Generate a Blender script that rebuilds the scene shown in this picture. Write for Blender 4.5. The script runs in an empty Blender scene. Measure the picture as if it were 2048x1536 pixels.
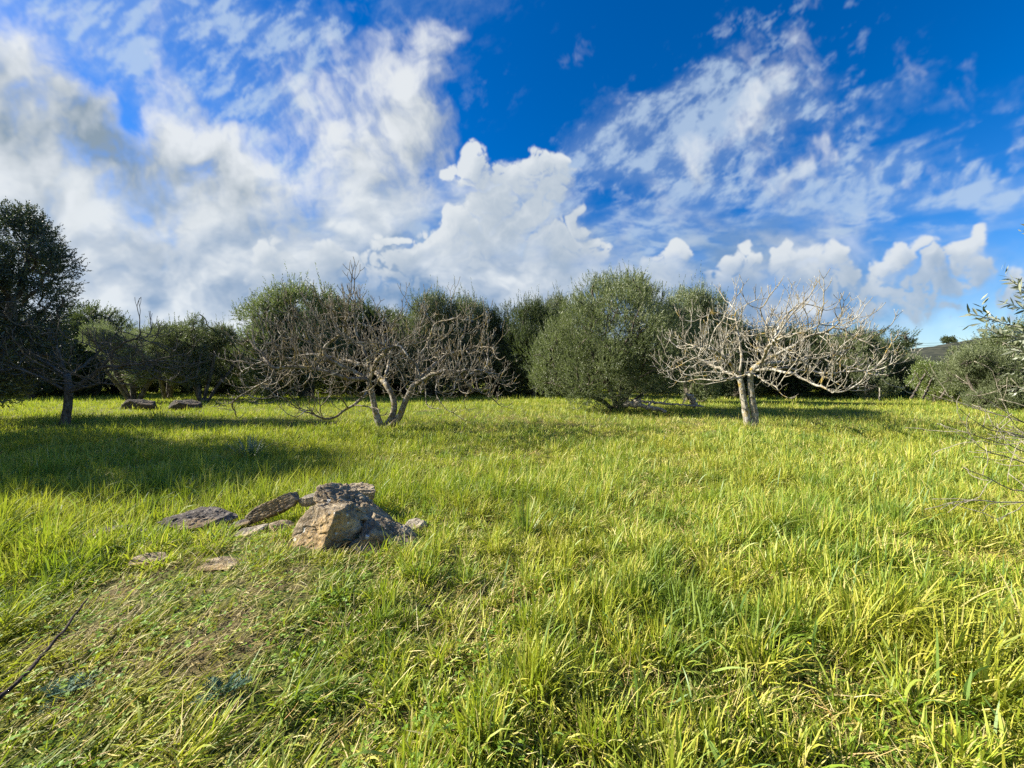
import bpy, math, random
import numpy as np
from mathutils import Vector
R = math.radians
random.seed(7); rng = np.random.RandomState(7)
scene = bpy.context.scene
col = scene.collection

# ------------------------------------------------------------------ camera
F = 769.0                    # focal length in pixels of the 2048 px wide photo
EYE = 1.55
HOR = 758.0                  # row of the horizon
cd = bpy.data.cameras.new('camera'); cam = bpy.data.objects.new('camera', cd); col.objects.link(cam)
cam.location = (0, 0, EYE); cam.rotation_euler = (R(90), 0, 0)
cd.sensor_fit = 'HORIZONTAL'; cd.sensor_width = 36; cd.lens = 36*F/2048
cd.shift_y = -(768-HOR)/2048; cd.clip_start = .05; cd.clip_end = 6000
scene.camera = cam

# ------------------------------------------------------------------ light and exposure
EXPOSURE = 1.45
SUN_AZ, SUN_EL = R(9), R(31)          # azimuth measured from -X (left) towards +Y (ahead)
sd = Vector((-math.cos(SUN_AZ)*math.cos(SUN_EL), math.sin(SUN_AZ)*math.cos(SUN_EL), math.sin(SUN_EL)))
sl = bpy.data.lights.new('sun', 'SUN'); sun = bpy.data.objects.new('sun', sl); col.objects.link(sun)
sl.energy = 4.9; sl.angle = R(.53); sl.color = (1.0, .93, .80)
sun.rotation_euler = sd.to_track_quat('Z', 'Y').to_euler(); sun.location = (-30, 5, 25)
vs = scene.view_settings
vs.view_transform = 'Standard'; vs.look = 'None'; vs.gamma = 1; vs.use_curve_mapping = False; vs.exposure = EXPOSURE
scene.display_settings.display_device = 'sRGB'
cy = scene.cycles
cy.max_bounces = 6; cy.diffuse_bounces = 3; cy.glossy_bounces = 2; cy.transmission_bounces = 3
cy.transparent_max_bounces = 8; cy.sample_clamp_indirect = 6; cy.caustics_reflective = False; cy.caustics_refractive = False
cy.use_denoising = False; cy.use_adaptive_sampling = True; cy.adaptive_threshold = .01

# ------------------------------------------------------------------ numpy noise
_LAT = np.random.RandomState(11).rand(256, 256).astype(np.float32)
def vnoise(x, y):
    xi = np.floor(x).astype(np.int32); yi = np.floor(y).astype(np.int32)
    fx = (x-xi).astype(np.float32); fy = (y-yi).astype(np.float32)
    fx = fx*fx*fx*(fx*(fx*6-15)+10); fy = fy*fy*fy*(fy*(fy*6-15)+10)
    x0 = xi & 255; x1 = (xi+1) & 255; y0 = yi & 255; y1 = (yi+1) & 255
    a = _LAT[y0, x0]; b = _LAT[y0, x1]; c = _LAT[y1, x0]; d = _LAT[y1, x1]
    return (a+(b-a)*fx)*(1-fy)+(c+(d-c)*fx)*fy
def fbm(x, y, octaves=5, gain=0.5, seed=0.0):
    s = 0; a = 1.0; t = 0; x, y = x*.9-y*.44+seed*17.31, x*.44+y*.9+seed*9.77
    for i in range(octaves):
        s = s+a*vnoise(x, y); t += a; a *= gain
        x, y = (x*0.8-y*0.6)*2.03+5.3, (x*0.6+y*0.8)*2.03+1.7
    return s/t
def billow(x, y, octaves=5, gain=0.5, seed=0.0):
    s = 0; a = 1.0; t = 0; x, y = x*.83-y*.56+seed*13.7, x*.56+y*.83+seed*7.1
    for i in range(octaves):
        n = np.abs(2*vnoise(x, y)-1)
        s = s+a*np.sqrt(n); t += a; a *= gain
        x, y = (x*0.76-y*0.65)*2.1+3.1, (x*0.65+y*0.76)*2.1+8.9
    return s/t
def sstep(a, b, x):
    t = np.clip((x-a)/(b-a), 0, 1); return t*t*(3-2*t)
def blobs(U, V, lst):
    m = np.zeros_like(U)
    for cx, cy, rx, ry, ang, w in lst:
        c, s = np.cos(np.radians(ang)), np.sin(np.radians(ang))
        dx, dy = U-cx, V-cy
        p = (dx*c+dy*s)/rx; q = (-dx*s+dy*c)/ry
        m = m+w*np.exp(-(p*p+q*q))
    return m

VEIL = [(3.5,.5,3,1.0,20,.55),(5.5,1.6,2.5,1.2,30,.5),(9.8,1.8,1.5,.8,-30,.25),(12.5,3.6,3.0,.9,-30,.5),(17,4.3,3.5,.6,-10,.5),(20,4.0,2,.5,-20,.3),(15,1.2,5,1.2,-40,.5),(13.2,3.2,3.2,1.0,-38,.75),(16,3.0,4,.9,-35,.4),(14.5,4.1,5,.9,-5,.6),(12.4,4.2,2.5,1.4,-5,.5),(17.5,3.9,4,.6,-20,.35),(19.5,3,2.5,.45,-30,.5),
        (2,.2,4,.9,25,.6),(4,1.2,2,1.4,50,.35),(.5,3.6,2,.4,15,.7),(6,4.2,2.5,.8,10,.75),(6.5,.4,3,.6,0,.3)]
MID = [(-4,1.5,3,2,0,.8),(24,3.5,2.5,.8,-15,.7),(-.2,1.8,2.3,1.4,40,1.5),(.9,2.6,2.4,1.1,35,1.2),(2.6,3.4,2.6,.9,15,1.15),(4.8,3.3,1.5,.7,25,.8),(4.1,2.9,.9,.6,40,.6),(4.4,4.3,1.2,.7,0,.5),
       (6.3,2.5,1.2,1.3,0,.95),(7.5,2.5,1.4,1.9,15,.95),(8.4,1.2,1.1,1.5,10,.85),(7.4,3.6,1.5,.7,0,.5),
       (3.3,1.1,.8,.35,50,.75),(5.1,1.3,.8,.6,60,.45),(4.1,2.5,1.1,.5,30,.55),(1.6,4.6,4.2,1.1,8,.9),(3.5,5.4,5,1.2,0,.9),(-3,4,4,3,0,.7),
       (2.9,.6,1.5,.7,20,.25),(14.4,2.8,.50,1.7,46,.88),(14.9,2.2,.7,.4,-35,.5),(16.5,3.0,.38,.75,35,.9),(17,3.1,.5,.28,-25,.5),(16.0,3.6,.5,.8,30,.55)]
# cumulus: (cx, cy, r) puffs, flattened to a common base
CU = [(5.4,5.05,.28),(5.25,5.35,.3),(5.6,5.4,.35),(6.3,5.05,.3),(6.6,5.15,.3),(6.1,5.35,.3),(6.75,5.4,.3),(6.5,5.7,.6),(5.5,5.8,.5),
      (9.5,3.45,.38),(9.15,3.7,.3),(10.7,3.45,.38),(11.2,3.4,.3),(10.3,3.75,.5),(9.7,3.9,.45),(11.0,3.85,.4),(10.0,4.4,.6),(10.7,4.4,.5),
      (9.1,4.55,.35),(8.8,4.95,.5),(9.6,5.0,.8),(10.6,5.1,.8),(11.4,5.2,.7),(8.0,5.4,.6),(7.3,5.6,.5),(11.6,4.6,.3),
      (13.55,5.15,.25),(13.5,5.45,.35),(13.0,5.5,.3),(12.7,5.7,.4),(13.9,5.8,.5),(14.7,5.1,.22),(14.4,5.25,.22),(14.9,5.3,.22),(14.6,5.6,.4),(15.0,5.9,.5),
      (15.6,5.25,.26),(16.1,5.25,.28),(16.8,5.2,.28),(16.4,5.4,.35),(15.8,5.6,.35),(17.0,5.5,.3),(16.3,5.8,.4),
      (19.55,4.75,.25),(19.3,5.0,.32),(18.6,5.2,.35),(18.0,5.35,.32),(17.6,5.5,.3),(18.9,5.5,.5),(18.2,5.8,.5),(19.5,5.4,.35),(17.5,5.9,.4),(18.8,5.95,.4),(17.3,6.3,.4),
      (20.4,5.9,.4),(21.2,5.6,.6),(22.5,5.5,.7),(-1,5,.8),(-2.5,5.4,.8),(24,5.7,.7)]
def cu_density(U, V, oct=6):
    wx = fbm(U*1.5, V*1.5, 4, .5, 3)-.5; wy = fbm(U*1.5, V*1.5, 4, .5, 4)-.5
    u = U+wx*.7; v = V+wy*.7
    s = np.zeros(U.shape, np.float32)
    for cx, cy, r in CU:
        d = 1-((u-cx)**2+(v-cy)**2)/(r*r*1.4)
        s += np.exp(np.clip(5*d, -30, 5))
    m = np.clip(np.log(s+1e-9)/5, -2.5, 1.3)
    b = billow(u*1.7+.3, v*1.7+.6, oct, .52, 1)
    return m*.9+(b-.62)*1.5
def clouds(U, V):
    """returns colour (linear) and alpha"""
    U = U.astype(np.float32); V = V.astype(np.float32)
    Z = np.maximum((7.58-V), .15)
    Px = (U-10.24)/Z; Py = 7.69/Z
    c, s = np.cos(.6), np.sin(.6)
    a, b = Px*c-Py*s, Px*s+Py*c
    w = fbm(a*3, b*3, 3, .5, 8)-.5; w2 = fbm(a*3, b*3, 3, .5, 18)-.5
    n1 = fbm(a*2.0+w, b*2.6+w2, 4, .5, 5)
    al_ = U*.79-V*.61; ac_ = U*.61+V*.79; fl_ = sstep(3.6, 4.8, V)
    n2 = fbm(al_*2.1+w*.8, ac_*3.6+w2*.8, 6, .62, 6)*(1-fl_)+fbm(U*1.5+w*.8, V*4.2+w2*.8, 6, .60, 7)*fl_
    vm = blobs(U, V, VEIL)
    vm = np.minimum(vm, .95); veil = sstep(.28, 1.30, vm*.74+(n1-.5)*1.0+(n2-.5)*2.9)
    veil = np.clip(veil*.50*sstep(.12, .5, vm)+.20*sstep(.1,1.1,vm+(n1-.5)*2+(n2-.5)), 0, .8)*sstep(7.0, 5.9, V)
    wx = fbm(U*.8, V*.8, 5, .5, 9)-.5; wy = fbm(U*.8, V*.8, 5, .5, 10)-.5
    n4 = fbm(U*.55, V*.55, 3, .5, 15)-.5
    def mid(u, v):
        mm = blobs(u+wx*1.1, v+wy*1.1, MID)
        return (np.minimum(mm, 1.75)*.93+n4*.9+(fbm(u*1.1+wx*1.1, v*1.1+wy*1.1, 7, .55, 12)-.5)*2.1
                +(fbm(u*2.2-v*1.0+wx, v*.9+u*.9+wy, 6, .6, 13)-.5)*1.0)
    d = mid(U, V)
    am = sstep(.34, 1.75, d)*.97
    ds = mid(U-.30, V-.40); dl = mid(U-.9, V-1.1)
    grey = blobs(U+wx*1.5, V+wy*1.5, [(.2,2.2,1.6,.9,45,.30),(3.3,3.5,2.0,.6,20,1.15),(1.7,2.9,1.4,.7,45,.9),(8,2.9,.9,1.0,0,.25),(-3,3,3,2,0,.5),(2.5,5.2,2,.4,0,.3)])
    bm = .74+np.clip((d-ds)*.42+(d-dl)*.12, -.35, .4)-grey*.55*sstep(.6,1.5,d)+(fbm(U*1.5+wx,V*1.5+wy,5,.5,41)-.5)*.38
    t = np.clip(bm, 0, 1.05)[...,None]
    colm = np.array([.27,.35,.42],np.float32)*(1-t)+np.array([.78,.82,.85],np.float32)*t
    dc = cu_density(U, V)
    ac = None
    d2 = cu_density(U-.09, V-.12); d3 = cu_density(U-.30, V-.42, 4)
    ac = np.clip((dc+.04)/(.42+.75*sstep(.15, -.25, dc-d2)), 0, 1); ac = ac*ac*(3-2*ac)
    body = sstep(.25, 1.6, dc)
    low = sstep(4.7, 6.5, V+(fbm(U*.9,V*.9,4,.5,20)-.5)*2.2)
    tc = .62+(dc-d2)*.34+(dc-d3)*.16-body*.30-low*.27+(fbm(U*1.2,V*1.2,4,.5,22)-.5)*.35
    tc = np.clip(tc, 0, 1.05)[...,None]
    colc = np.array([.27,.38,.52],np.float32)*(1-tc)+np.array([.74,.79,.83],np.float32)*tc
    # soft lower cloud deck towards the horizon
    bn = fbm(U*.55+3, V*1.1, 6, .55, 30); bn2 = fbm(U*1.2+wx*1, V*1.8+wy*1, 6, .52, 31)
    ab = sstep(3.9, 5.9, V+(bn-.5)*3.2+.5*sstep(13,8,U)+.30*sstep(9,0,U)+(bn2-.5)*1.0)*(.97-.72*sstep(15.8,19.0,U+(bn-.5)*3))
    tb = np.clip(.30+(bn2-.5)*1.9+(bn-.5)*.8+.42*sstep(9,3,U), 0, 1)[...,None]
    colb = np.array([.19,.32,.52],np.float32)*(1-tb)+np.array([.78,.83,.87],np.float32)*tb
    colv = np.array([.56,.70,.85],np.float32)
    A = veil; C = colv*veil[...,None]
    # base of the cumulus melts into the deck
    melt = 1-.92*sstep(4.7, 6.0, V+(bn2-.5)*1.5)*(1-.8*sstep(15,17,U))
    for col, al in ((colm, am), (colb, ab), (colc, ac*.97*melt)):
        C = C*(1-al[...,None])+col*al[...,None]; A = A*(1-al)+al
    return C, A

def build_world():
    W_, H_ = 3200, 800
    az = ((np.arange(W_)+.5)/W_-.5)*2*np.pi; el = (np.arange(H_)+.5)/H_*(np.pi/2)
    AZ, EL = np.meshgrid(az, el)
    x = np.sin(AZ)*np.cos(EL); y = np.cos(AZ)*np.cos(EL); z = np.sin(EL)
    y = np.maximum(np.abs(y), .16)
    C_, A_ = clouds(10.24+7.69*x/y, 7.58-7.69*z/y)
    A_ = np.clip(A_, 0, 1)
    px = np.empty((H_, W_, 4), np.float32)
    px[..., :3] = np.clip(C_, 0, 2)*2**(-EXPOSURE); px[..., 3] = A_
    img = bpy.data.images.new('clouds', W_, H_, alpha=True, float_buffer=True)
    img.colorspace_settings.name = 'Non-Color'; img.alpha_mode = 'CHANNEL_PACKED'
    img.pixels.foreach_set(px.ravel()); img.update()
    w = bpy.data.worlds.new('World'); scene.world = w; w.use_nodes = True
    nt = w.node_tree; nt.nodes.clear(); N = nt.nodes.new; L = nt.links.new
    out = N('ShaderNodeOutputWorld'); bg = N('ShaderNodeBackground'); bg2 = N('ShaderNodeBackground'); add = N('ShaderNodeAddShader')
    sky = N('ShaderNodeTexSky'); sky.sky_type = 'NISHITA'; sky.sun_disc = False
    sky.sun_elevation = SUN_EL; sky.sun_rotation = math.atan2(sd.x, sd.y)
    sky.air_density = 1.0; sky.dust_density = .25; sky.ozone_density = 3.5; sky.altitude = 50
    hs = N('ShaderNodeHueSaturation'); hs.inputs['Saturation'].default_value = SKY_SAT; hs.inputs['Value'].default_value = 1; hs.inputs['Hue'].default_value = .512
    L(sky.outputs[0], hs.inputs['Color'])
    tc = N('ShaderNodeTexCoord'); sp = N('ShaderNodeSeparateXYZ'); L(tc.outputs['Generated'], sp.inputs[0])
    def m(op, a, b=None, c=None):
        n = N('ShaderNodeMath'); n.operation = op
        for i, v in enumerate((a, b, c)):
            if v is None: continue
            if isinstance(v, (int, float)): n.inputs[i].default_value = v
            else: L(v, n.inputs[i])
        return n.outputs[0]
    u = m('MULTIPLY_ADD', m('ARCTAN2', sp.outputs[0], sp.outputs[1]), 1/(2*math.pi), .5)
    v = m('MULTIPLY', m('ARCSINE', m('MINIMUM', m('MAXIMUM', sp.outputs[2], .0015), .9999)), 2/math.pi)
    cb = N('ShaderNodeCombineXYZ'); L(u, cb.inputs[0]); L(v, cb.inputs[1])
    ti = N('ShaderNodeTexImage'); ti.image = img; ti.interpolation = 'Cubic'; ti.extension = 'EXTEND'; L(cb.outputs[0], ti.inputs[0])
    mx = N('ShaderNodeMix'); mx.data_type = 'RGBA'; L(ti.outputs['Alpha'], mx.inputs[0]); L(hs.outputs[0], mx.inputs[6]); mx.inputs[7].default_value = (0, 0, 0, 1)
    L(mx.outputs[2], bg.inputs[0]); bg.inputs[1].default_value = SKY_STRENGTH
    L(ti.outputs['Color'], bg2.inputs[0]); bg2.inputs[1].default_value = 1
    L(bg.outputs[0], add.inputs[0]); L(bg2.outputs[0], add.inputs[1]); L(add.outputs[0], out.inputs[0])
SKY_SAT, SKY_STRENGTH = 1.42, .062
build_world()

# ------------------------------------------------------------------ helpers
def tag(o, label=None, cat=None, group=None, kind=None):
    if label: o['label'] = label
    if cat: o['category'] = cat
    if group: o['group'] = group
    if kind: o['kind'] = kind
    return o
def link(o, parent=None):
    col.objects.link(o)
    if parent: o.parent = parent
    return o
def empty(name, loc, rz=0.0):
    o = bpy.data.objects.new(name, None); link(o); o.location = loc; o.rotation_euler = (0, 0, rz); o.empty_display_size = .3
    return o
def mesh_np(name, V_, Q, mat, parent=None, smooth=False, attrs=None):
    """one mesh object from numpy verts (n,3) and quads/tris (m,k)"""
    me = bpy.data.meshes.new(name)
    V_ = np.ascontiguousarray(V_, dtype=np.float32); Q = np.ascontiguousarray(Q, dtype=np.int32)
    k = Q.shape[1]
    me.vertices.add(len(V_)); me.vertices.foreach_set('co', V_.ravel())
    me.loops.add(Q.size); me.loops.foreach_set('vertex_index', Q.ravel())
    me.polygons.add(len(Q)); me.polygons.foreach_set('loop_start', np.arange(0, Q.size, k, dtype=np.int32))
    if smooth: me.polygons.foreach_set('use_smooth', np.ones(len(Q), dtype=bool))
    me.update(calc_edges=True)
    for nm, arr in (attrs or {}).items():
        at = me.attributes.new(nm, 'FLOAT', 'POINT'); at.data.foreach_set('value', np.ascontiguousarray(arr, dtype=np.float32).ravel())
    if mat: me.materials.append(mat)
    return link(bpy.data.objects.new(name, me), parent)
def world_at(px, py, D, oz=(0, 0, 0)):
    return np.array([(px-1024)/F*D-oz[0], D-oz[1], EYE+(HOR-py)/F*D-oz[2]])
def ground_D(py, h=0.0): return (EYE-h)*F/(py-HOR)

def height(x, y):
    x = np.asarray(x, np.float32); y = np.asarray(y, np.float32)
    h = .16*(fbm(x*.30+7, y*.30+3, 3, .5, 50)-.5)+.10*(fbm(x*1.1, y*1.1, 3, .5, 51)-.5)
    h = h*np.clip(1.6-np.hypot(x, y)/40, .4, 1)
    h += .13*np.exp(-((x+1.9)/1.5)**2-((y-3.1)/.75)**2)
    return h
def hz(x, y): return float(height(np.array([x]), np.array([y]))[0])

# ------------------------------------------------------------------ materials
class M:
    def __init__(s, name):
        s.m = bpy.data.materials.new(name); s.m.use_nodes = True; s.nt = s.m.node_tree; s.nt.nodes.clear()
        s.out = s.n('ShaderNodeOutputMaterial')
    def n(s, t, **kw):
        x = s.nt.nodes.new(t)
        for k, v in kw.items(): setattr(x, k, v)
        return x
    def l(s, a, b): s.nt.links.new(a, b)
    def math(s, op, a, b=0.0, clamp=False):
        x = s.n('ShaderNodeMath', operation=op, use_clamp=clamp)
        for i, v in enumerate((a, b)):
            if isinstance(v, (int, float)): x.inputs[i].default_value = v
            else: s.l(v, x.inputs[i])
        return x.outputs[0]
    def noise(s, scale, detail=4, rough=.55, vec=None, dist=0.0):
        x = s.n('ShaderNodeTexNoise'); x.inputs['Scale'].default_value = scale; x.inputs['Detail'].default_value = detail
        x.inputs['Roughness'].default_value = rough; x.inputs['Distortion'].default_value = dist
        s.l(vec or s.pos(), x.inputs['Vector']); return x.outputs[0]
    def pos(s):
        if not hasattr(s, '_p'): s._p = s.n('ShaderNodeNewGeometry')
        return s._p.outputs['Position']
    def obj(s):
        if not hasattr(s, '_o'): s._o = s.n('ShaderNodeTexCoord')
        return s._o.outputs['Object']
    def island(s):
        s.pos(); return s._p.outputs['Random Per Island']
    def ramp(s, fac, stops, interp='LINEAR'):
        x = s.n('ShaderNodeValToRGB'); cr = x.color_ramp; cr.interpolation = interp
        while len(cr.elements) < len(stops): cr.elements.new(.5)
        for e, (p, c) in zip(cr.elements, stops): e.position = p; e.color = (*c, 1) if len(c) == 3 else c
        s.l(fac, x.inputs[0]); return x.outputs[0]
    def mix(s, f, a, b, mode='MIX'):
        x = s.n('ShaderNodeMix', data_type='RGBA', blend_type=mode)
        for i, v in ((0, f), (6, a), (7, b)):
            if isinstance(v, (int, float)): x.inputs[i].default_value = v
            elif isinstance(v, tuple): x.inputs[i].default_value = (*v, 1)
            else: s.l(v, x.inputs[i])
        return x.outputs[2]
    def smooth(s, v, a, b):
        x = s.n('ShaderNodeMapRange', interpolation_type='SMOOTHSTEP'); s.l(v, x.inputs[0]); x.inputs[1].default_value = a; x.inputs[2].default_value = b
        return x.outputs[0]
    def bump(s, h, strength=.5, dist=.02):
        x = s.n('ShaderNodeBump'); x.inputs['Strength'].default_value = strength; x.inputs['Distance'].default_value = dist
        s.l(h, x.inputs['Height']); return x.outputs[0]
    def principled(s, c, rough=.8, normal=None, spec=.3):
        p = s.n('ShaderNodeBsdfPrincipled')
        if isinstance(c, tuple): p.inputs['Base Color'].default_value = (*c, 1)
        else: s.l(c, p.inputs['Base Color'])
        p.inputs['Roughness'].default_value = rough; p.inputs['Specular IOR Level'].default_value = spec
        if normal: s.l(normal, p.inputs['Normal'])
        s.l(p.outputs[0], s.out.inputs[0]); return p
    def leaf(s, c, tc=None, trans=.4, gloss=.08, rough=.4):
        """thin leaf: diffuse + translucent + a little sheen"""
        d = s.n('ShaderNodeBsdfDiffuse'); t = s.n('ShaderNodeBsdfTranslucent'); g = s.n('ShaderNodeBsdfGlossy')
        s.l(c, d.inputs[0]); s.l(tc or c, t.inputs[0]); g.inputs['Roughness'].default_value = rough
        a = s.n('ShaderNodeMixShader'); a.inputs[0].default_value = trans; s.l(d.outputs[0], a.inputs[1]); s.l(t.outputs[0], a.inputs[2])
        b = s.n('ShaderNodeMixShader'); b.inputs[0].default_value = gloss; s.l(a.outputs[0], b.inputs[1]); s.l(g.outputs[0], b.inputs[2])
        s.l(b.outputs[0], s.out.inputs[0]); return s.m
    def attr(s, name):
        a = s.n('ShaderNodeAttribute'); a.attribute_name = name; return a.outputs['Fac']

def mat_grass(name, stops, trans=.36, patch=True, gloss=.03):
    stops = [(p, (c[0]*1.08, c[1]*1.06, c[2])) for p, c in stops]
    m = M(name); c = m.ramp(m.island(), stops)
    if patch:
        n = m.noise(.4, 4, .6); n2 = m.noise(1.3, 4, .65)
        c = m.mix(m.math('MULTIPLY', m.smooth(n, .44, .62), .62), c, (.37, .35, .035))      # yellower drifts
        c = m.mix(m.math('MULTIPLY', m.smooth(n2, .50, .62), .75), c, (.09, .19, .018))      # greener drifts
    t = m.attr('tip')
    c = m.mix(m.math('MULTIPLY', m.smooth(t, .35, 0.0), .5), c, (.22, .19, .06))            # pale stalk at the base
    tc = m.mix(.5, c, (.40, .50, .015), 'MIX')
    return m.leaf(c, tc, trans, gloss, .55)
G_MAIN = mat_grass('grass_blade', [(0, (.12, .21, .02)), (.25, (.22, .32, .03)), (.5, (.34, .40, .035)), (.72, (.46, .46, .06)), (.88, (.56, .50, .13)), (1, (.62, .54, .26))])
G_BLUE = mat_grass('broad_grass_blade', [(0, (.09, .18, .035)), (.5, (.20, .31, .05)), (1, (.38, .43, .07))], patch=False, gloss=.05)
G_DRY = mat_grass('straw', [(0, (.20, .13, .04)), (.35, (.38, .30, .09)), (.7, (.52, .45, .17)), (.93, (.58, .52, .26)), (1, (.42, .18, .05))], trans=.25, patch=False, gloss=.04)
G_CLOVER = mat_grass('clover_leaf', [(0, (.09, .20, .02)), (.5, (.17, .31, .03)), (1, (.28, .40, .05))], trans=.35, patch=False)

def mat_ground():
    m = M('meadow_soil')
    n = m.noise(1.3, 6, .65); f = m.noise(38, 4, .7); far = m.noise(.25, 5, .6)
    c = m.ramp(f, [(.3, (.035, .026, .014)), (.5, (.11, .085, .04)), (.62, (.24, .19, .09)), (.75, (.35, .30, .17))])
    g = m.ramp(f, [(.3, (.02, .04, .006)), (.6, (.10, .15, .02)), (.8, (.22, .26, .04))])
    c = m.mix(m.smooth(n, .42, .60), c, g)
    # beyond the meadow: scrubby green-yellow fields
    sp = m.n('ShaderNodeSeparateXYZ'); m.l(m.pos(), sp.inputs[0])
    c = m.mix(m.smooth(sp.outputs[1], 12.0, 30.0), c, m.ramp(far, [(.35, (.10, .16, .02)), (.65, (.27, .28, .04))]))
    m.principled(c, .95, m.bump(f, .6, .02), .1); return m.m
def mat_bark(name, base, dark, lichen, lich_amt=.56, white=.0, scale=1.0):
    m = M(name); o = m.obj()
    st = m.n('ShaderNodeMapping'); m.l(o, st.inputs[0]); st.inputs['Scale'].default_value = (1, 1, .35)
    n = m.noise(14*scale, 6, .65, st.outputs[0]); n2 = m.noise(3.2*scale, 4, .6, o); n3 = m.noise(8*scale, 3, .6, o)
    c = m.mix(m.smooth(n, .38, .60), dark, base)
    c = m.mix(m.math('MULTIPLY', m.smooth(n3, .5, .62), white), c, (.55, .55, .50))
    if lichen: c = m.mix(m.math('MULTIPLY', m.smooth(n2, lich_amt, lich_amt+.08), .85), c, lichen)
    m.principled(c, .9, m.bump(n, .8, .03), .15); return m.m
def mat_rock(name, base, dark, warm, spots=True):
    m = M(name); o = m.obj()
    n = m.noise(5, 7, .68, o); n2 = m.noise(2.2, 4, .6, o); f = m.noise(45, 5, .7, o); fb = m.noise(13, 6, .75, o, .6)
    c = m.mix(m.smooth(n, .40, .62), dark, base)
    c = m.mix(m.math('MULTIPLY', m.smooth(n2, .48, .60), .75), c, warm)
    c = m.mix(m.math('MULTIPLY', m.smooth(fb, .55, .42), .55), c, tuple(v*.45 for v in dark))
    c = m.mix(m.math('MULTIPLY', m.smooth(f, .50, .68), .45), c, (.52, .50, .44))
    if spots:
        v = m.n('ShaderNodeTexVoronoi'); v.inputs['Scale'].default_value = 13; m.l(o, v.inputs['Vector'])
        sel = m.n('ShaderNodeSeparateColor'); m.l(v.outputs['Color'], sel.inputs[0])
        r_ = m.math('SUBTRACT', m.math('MULTIPLY', m.smooth(sel.outputs[0], .55, 1.0), .34), m.math('MULTIPLY', f, .10))
        msk = m.smooth(m.math('SUBTRACT', r_, v.outputs['Distance']), 0.0, .06)
        c = m.mix(m.math('MULTIPLY', msk, .85), c, (.62, .62, .57))
    h = m.math('ADD', m.math('MULTIPLY', fb, .9), m.math('MULTIPLY', f, .35))
    m.principled(c, .92, m.bump(h, .9, .035), .15); return m.m
def mat_foliage(name, cols, under, trans=.22, gloss=.10, rough=.42, k=.98):
    cols = [(p, tuple(v*k for v in c)) for p, c in cols]; under = tuple(v*k for v in under)
    m = M(name); c = m.ramp(m.island(), cols)
    n = m.noise(.9, 3, .6)
    c = m.mix(m.math('MULTIPLY', m.smooth(n, .45, .65), .35), c, tuple(v*1.35 for v in cols[-1][1]))
    m.pos(); c = m.mix(m._p.outputs['Backfacing'], c, m.mix(.5, c, under))
    return m.leaf(c, m.mix(.5, c, (.20, .28, .04)), trans, gloss, rough)
MAT = dict(
 ground=mat_ground(),
 fig=mat_bark('pale_fig_bark', (.36, .325, .25), (.15, .13, .095), (.30, .21, .035), .57, .5),
 fig_brown=mat_bark('weathered_fig_bark', (.26, .22, .155), (.09, .072, .048), (.24, .175, .035), .57, .35),
 fig_dark=mat_bark('dark_fig_bark', (.15, .13, .10), (.06, .05, .038), (.14, .11, .03), .6, .1),
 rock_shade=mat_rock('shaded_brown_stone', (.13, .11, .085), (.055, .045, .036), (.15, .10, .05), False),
 bark=mat_bark('olive_bark', (.16, .14, .11), (.05, .042, .032), None, scale=.7),
 deadwood=mat_bark('dead_wood', (.44, .40, .33), (.20, .17, .13), None, scale=1.5),
 stick=mat_bark('dark_stick_bark', (.075, .055, .05), (.025, .018, .016), None, scale=2),
 rock=mat_rock('lichened_stone', (.50, .405, .26), (.22, .165, .10), (.44, .29, .12)),
 rock_brown=mat_rock('brown_stone', (.33, .26, .16), (.13, .10, .065), (.36, .24, .10), False),
 rock_dark=mat_rock('dark_schist', (.19, .165, .14), (.08, .066, .055), (.24, .16, .08), False),
 rock_pale=mat_rock('pale_stone', (.52, .47, .36), (.26, .22, .16), (.42, .33, .19), False),
 olive=mat_foliage('olive_leaf', [(0, (.05, .075, .022)), (.5, (.095, .13, .038)), (.85, (.16, .195, .065)), (1, (.28, .31, .15))], (.20, .22, .13), trans=.30, gloss=.04, rough=.5),
 olive_pale=mat_foliage('pale_olive_leaf', [(0, (.09, .11, .05)), (.5, (.15, .18, .08)), (1, (.26, .28, .16))], (.24, .26, .18), trans=.3, gloss=.04, rough=.5),
 olive_grey=mat_foliage('grey_olive_leaf', [(0, (.055, .072, .028)), (.5, (.10, .12, .05)), (1, (.18, .20, .10))], (.18, .19, .13), trans=.25, gloss=.04, rough=.5),
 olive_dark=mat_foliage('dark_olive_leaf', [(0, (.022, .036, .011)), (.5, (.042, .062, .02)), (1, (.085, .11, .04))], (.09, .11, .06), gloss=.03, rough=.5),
 oak=mat_foliage('holm_oak_leaf', [(0, (.016, .028, .012)), (.5, (.028, .045, .018)), (1, (.055, .075, .035))], (.08, .10, .06), trans=.10, gloss=.07, rough=.5),
 bush=mat_foliage('bright_bush_leaf', [(0, (.08, .13, .02)), (.5, (.14, .21, .03)), (1, (.24, .29, .05))], (.2, .24, .08), trans=.3),
 teal=mat_foliage('blue_green_leaf', [(0, (.03, .08, .05)), (.5, (.06, .13, .085)), (1, (.12, .21, .14))], (.14, .2, .14), trans=.2, gloss=.02, rough=.6),
)

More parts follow.
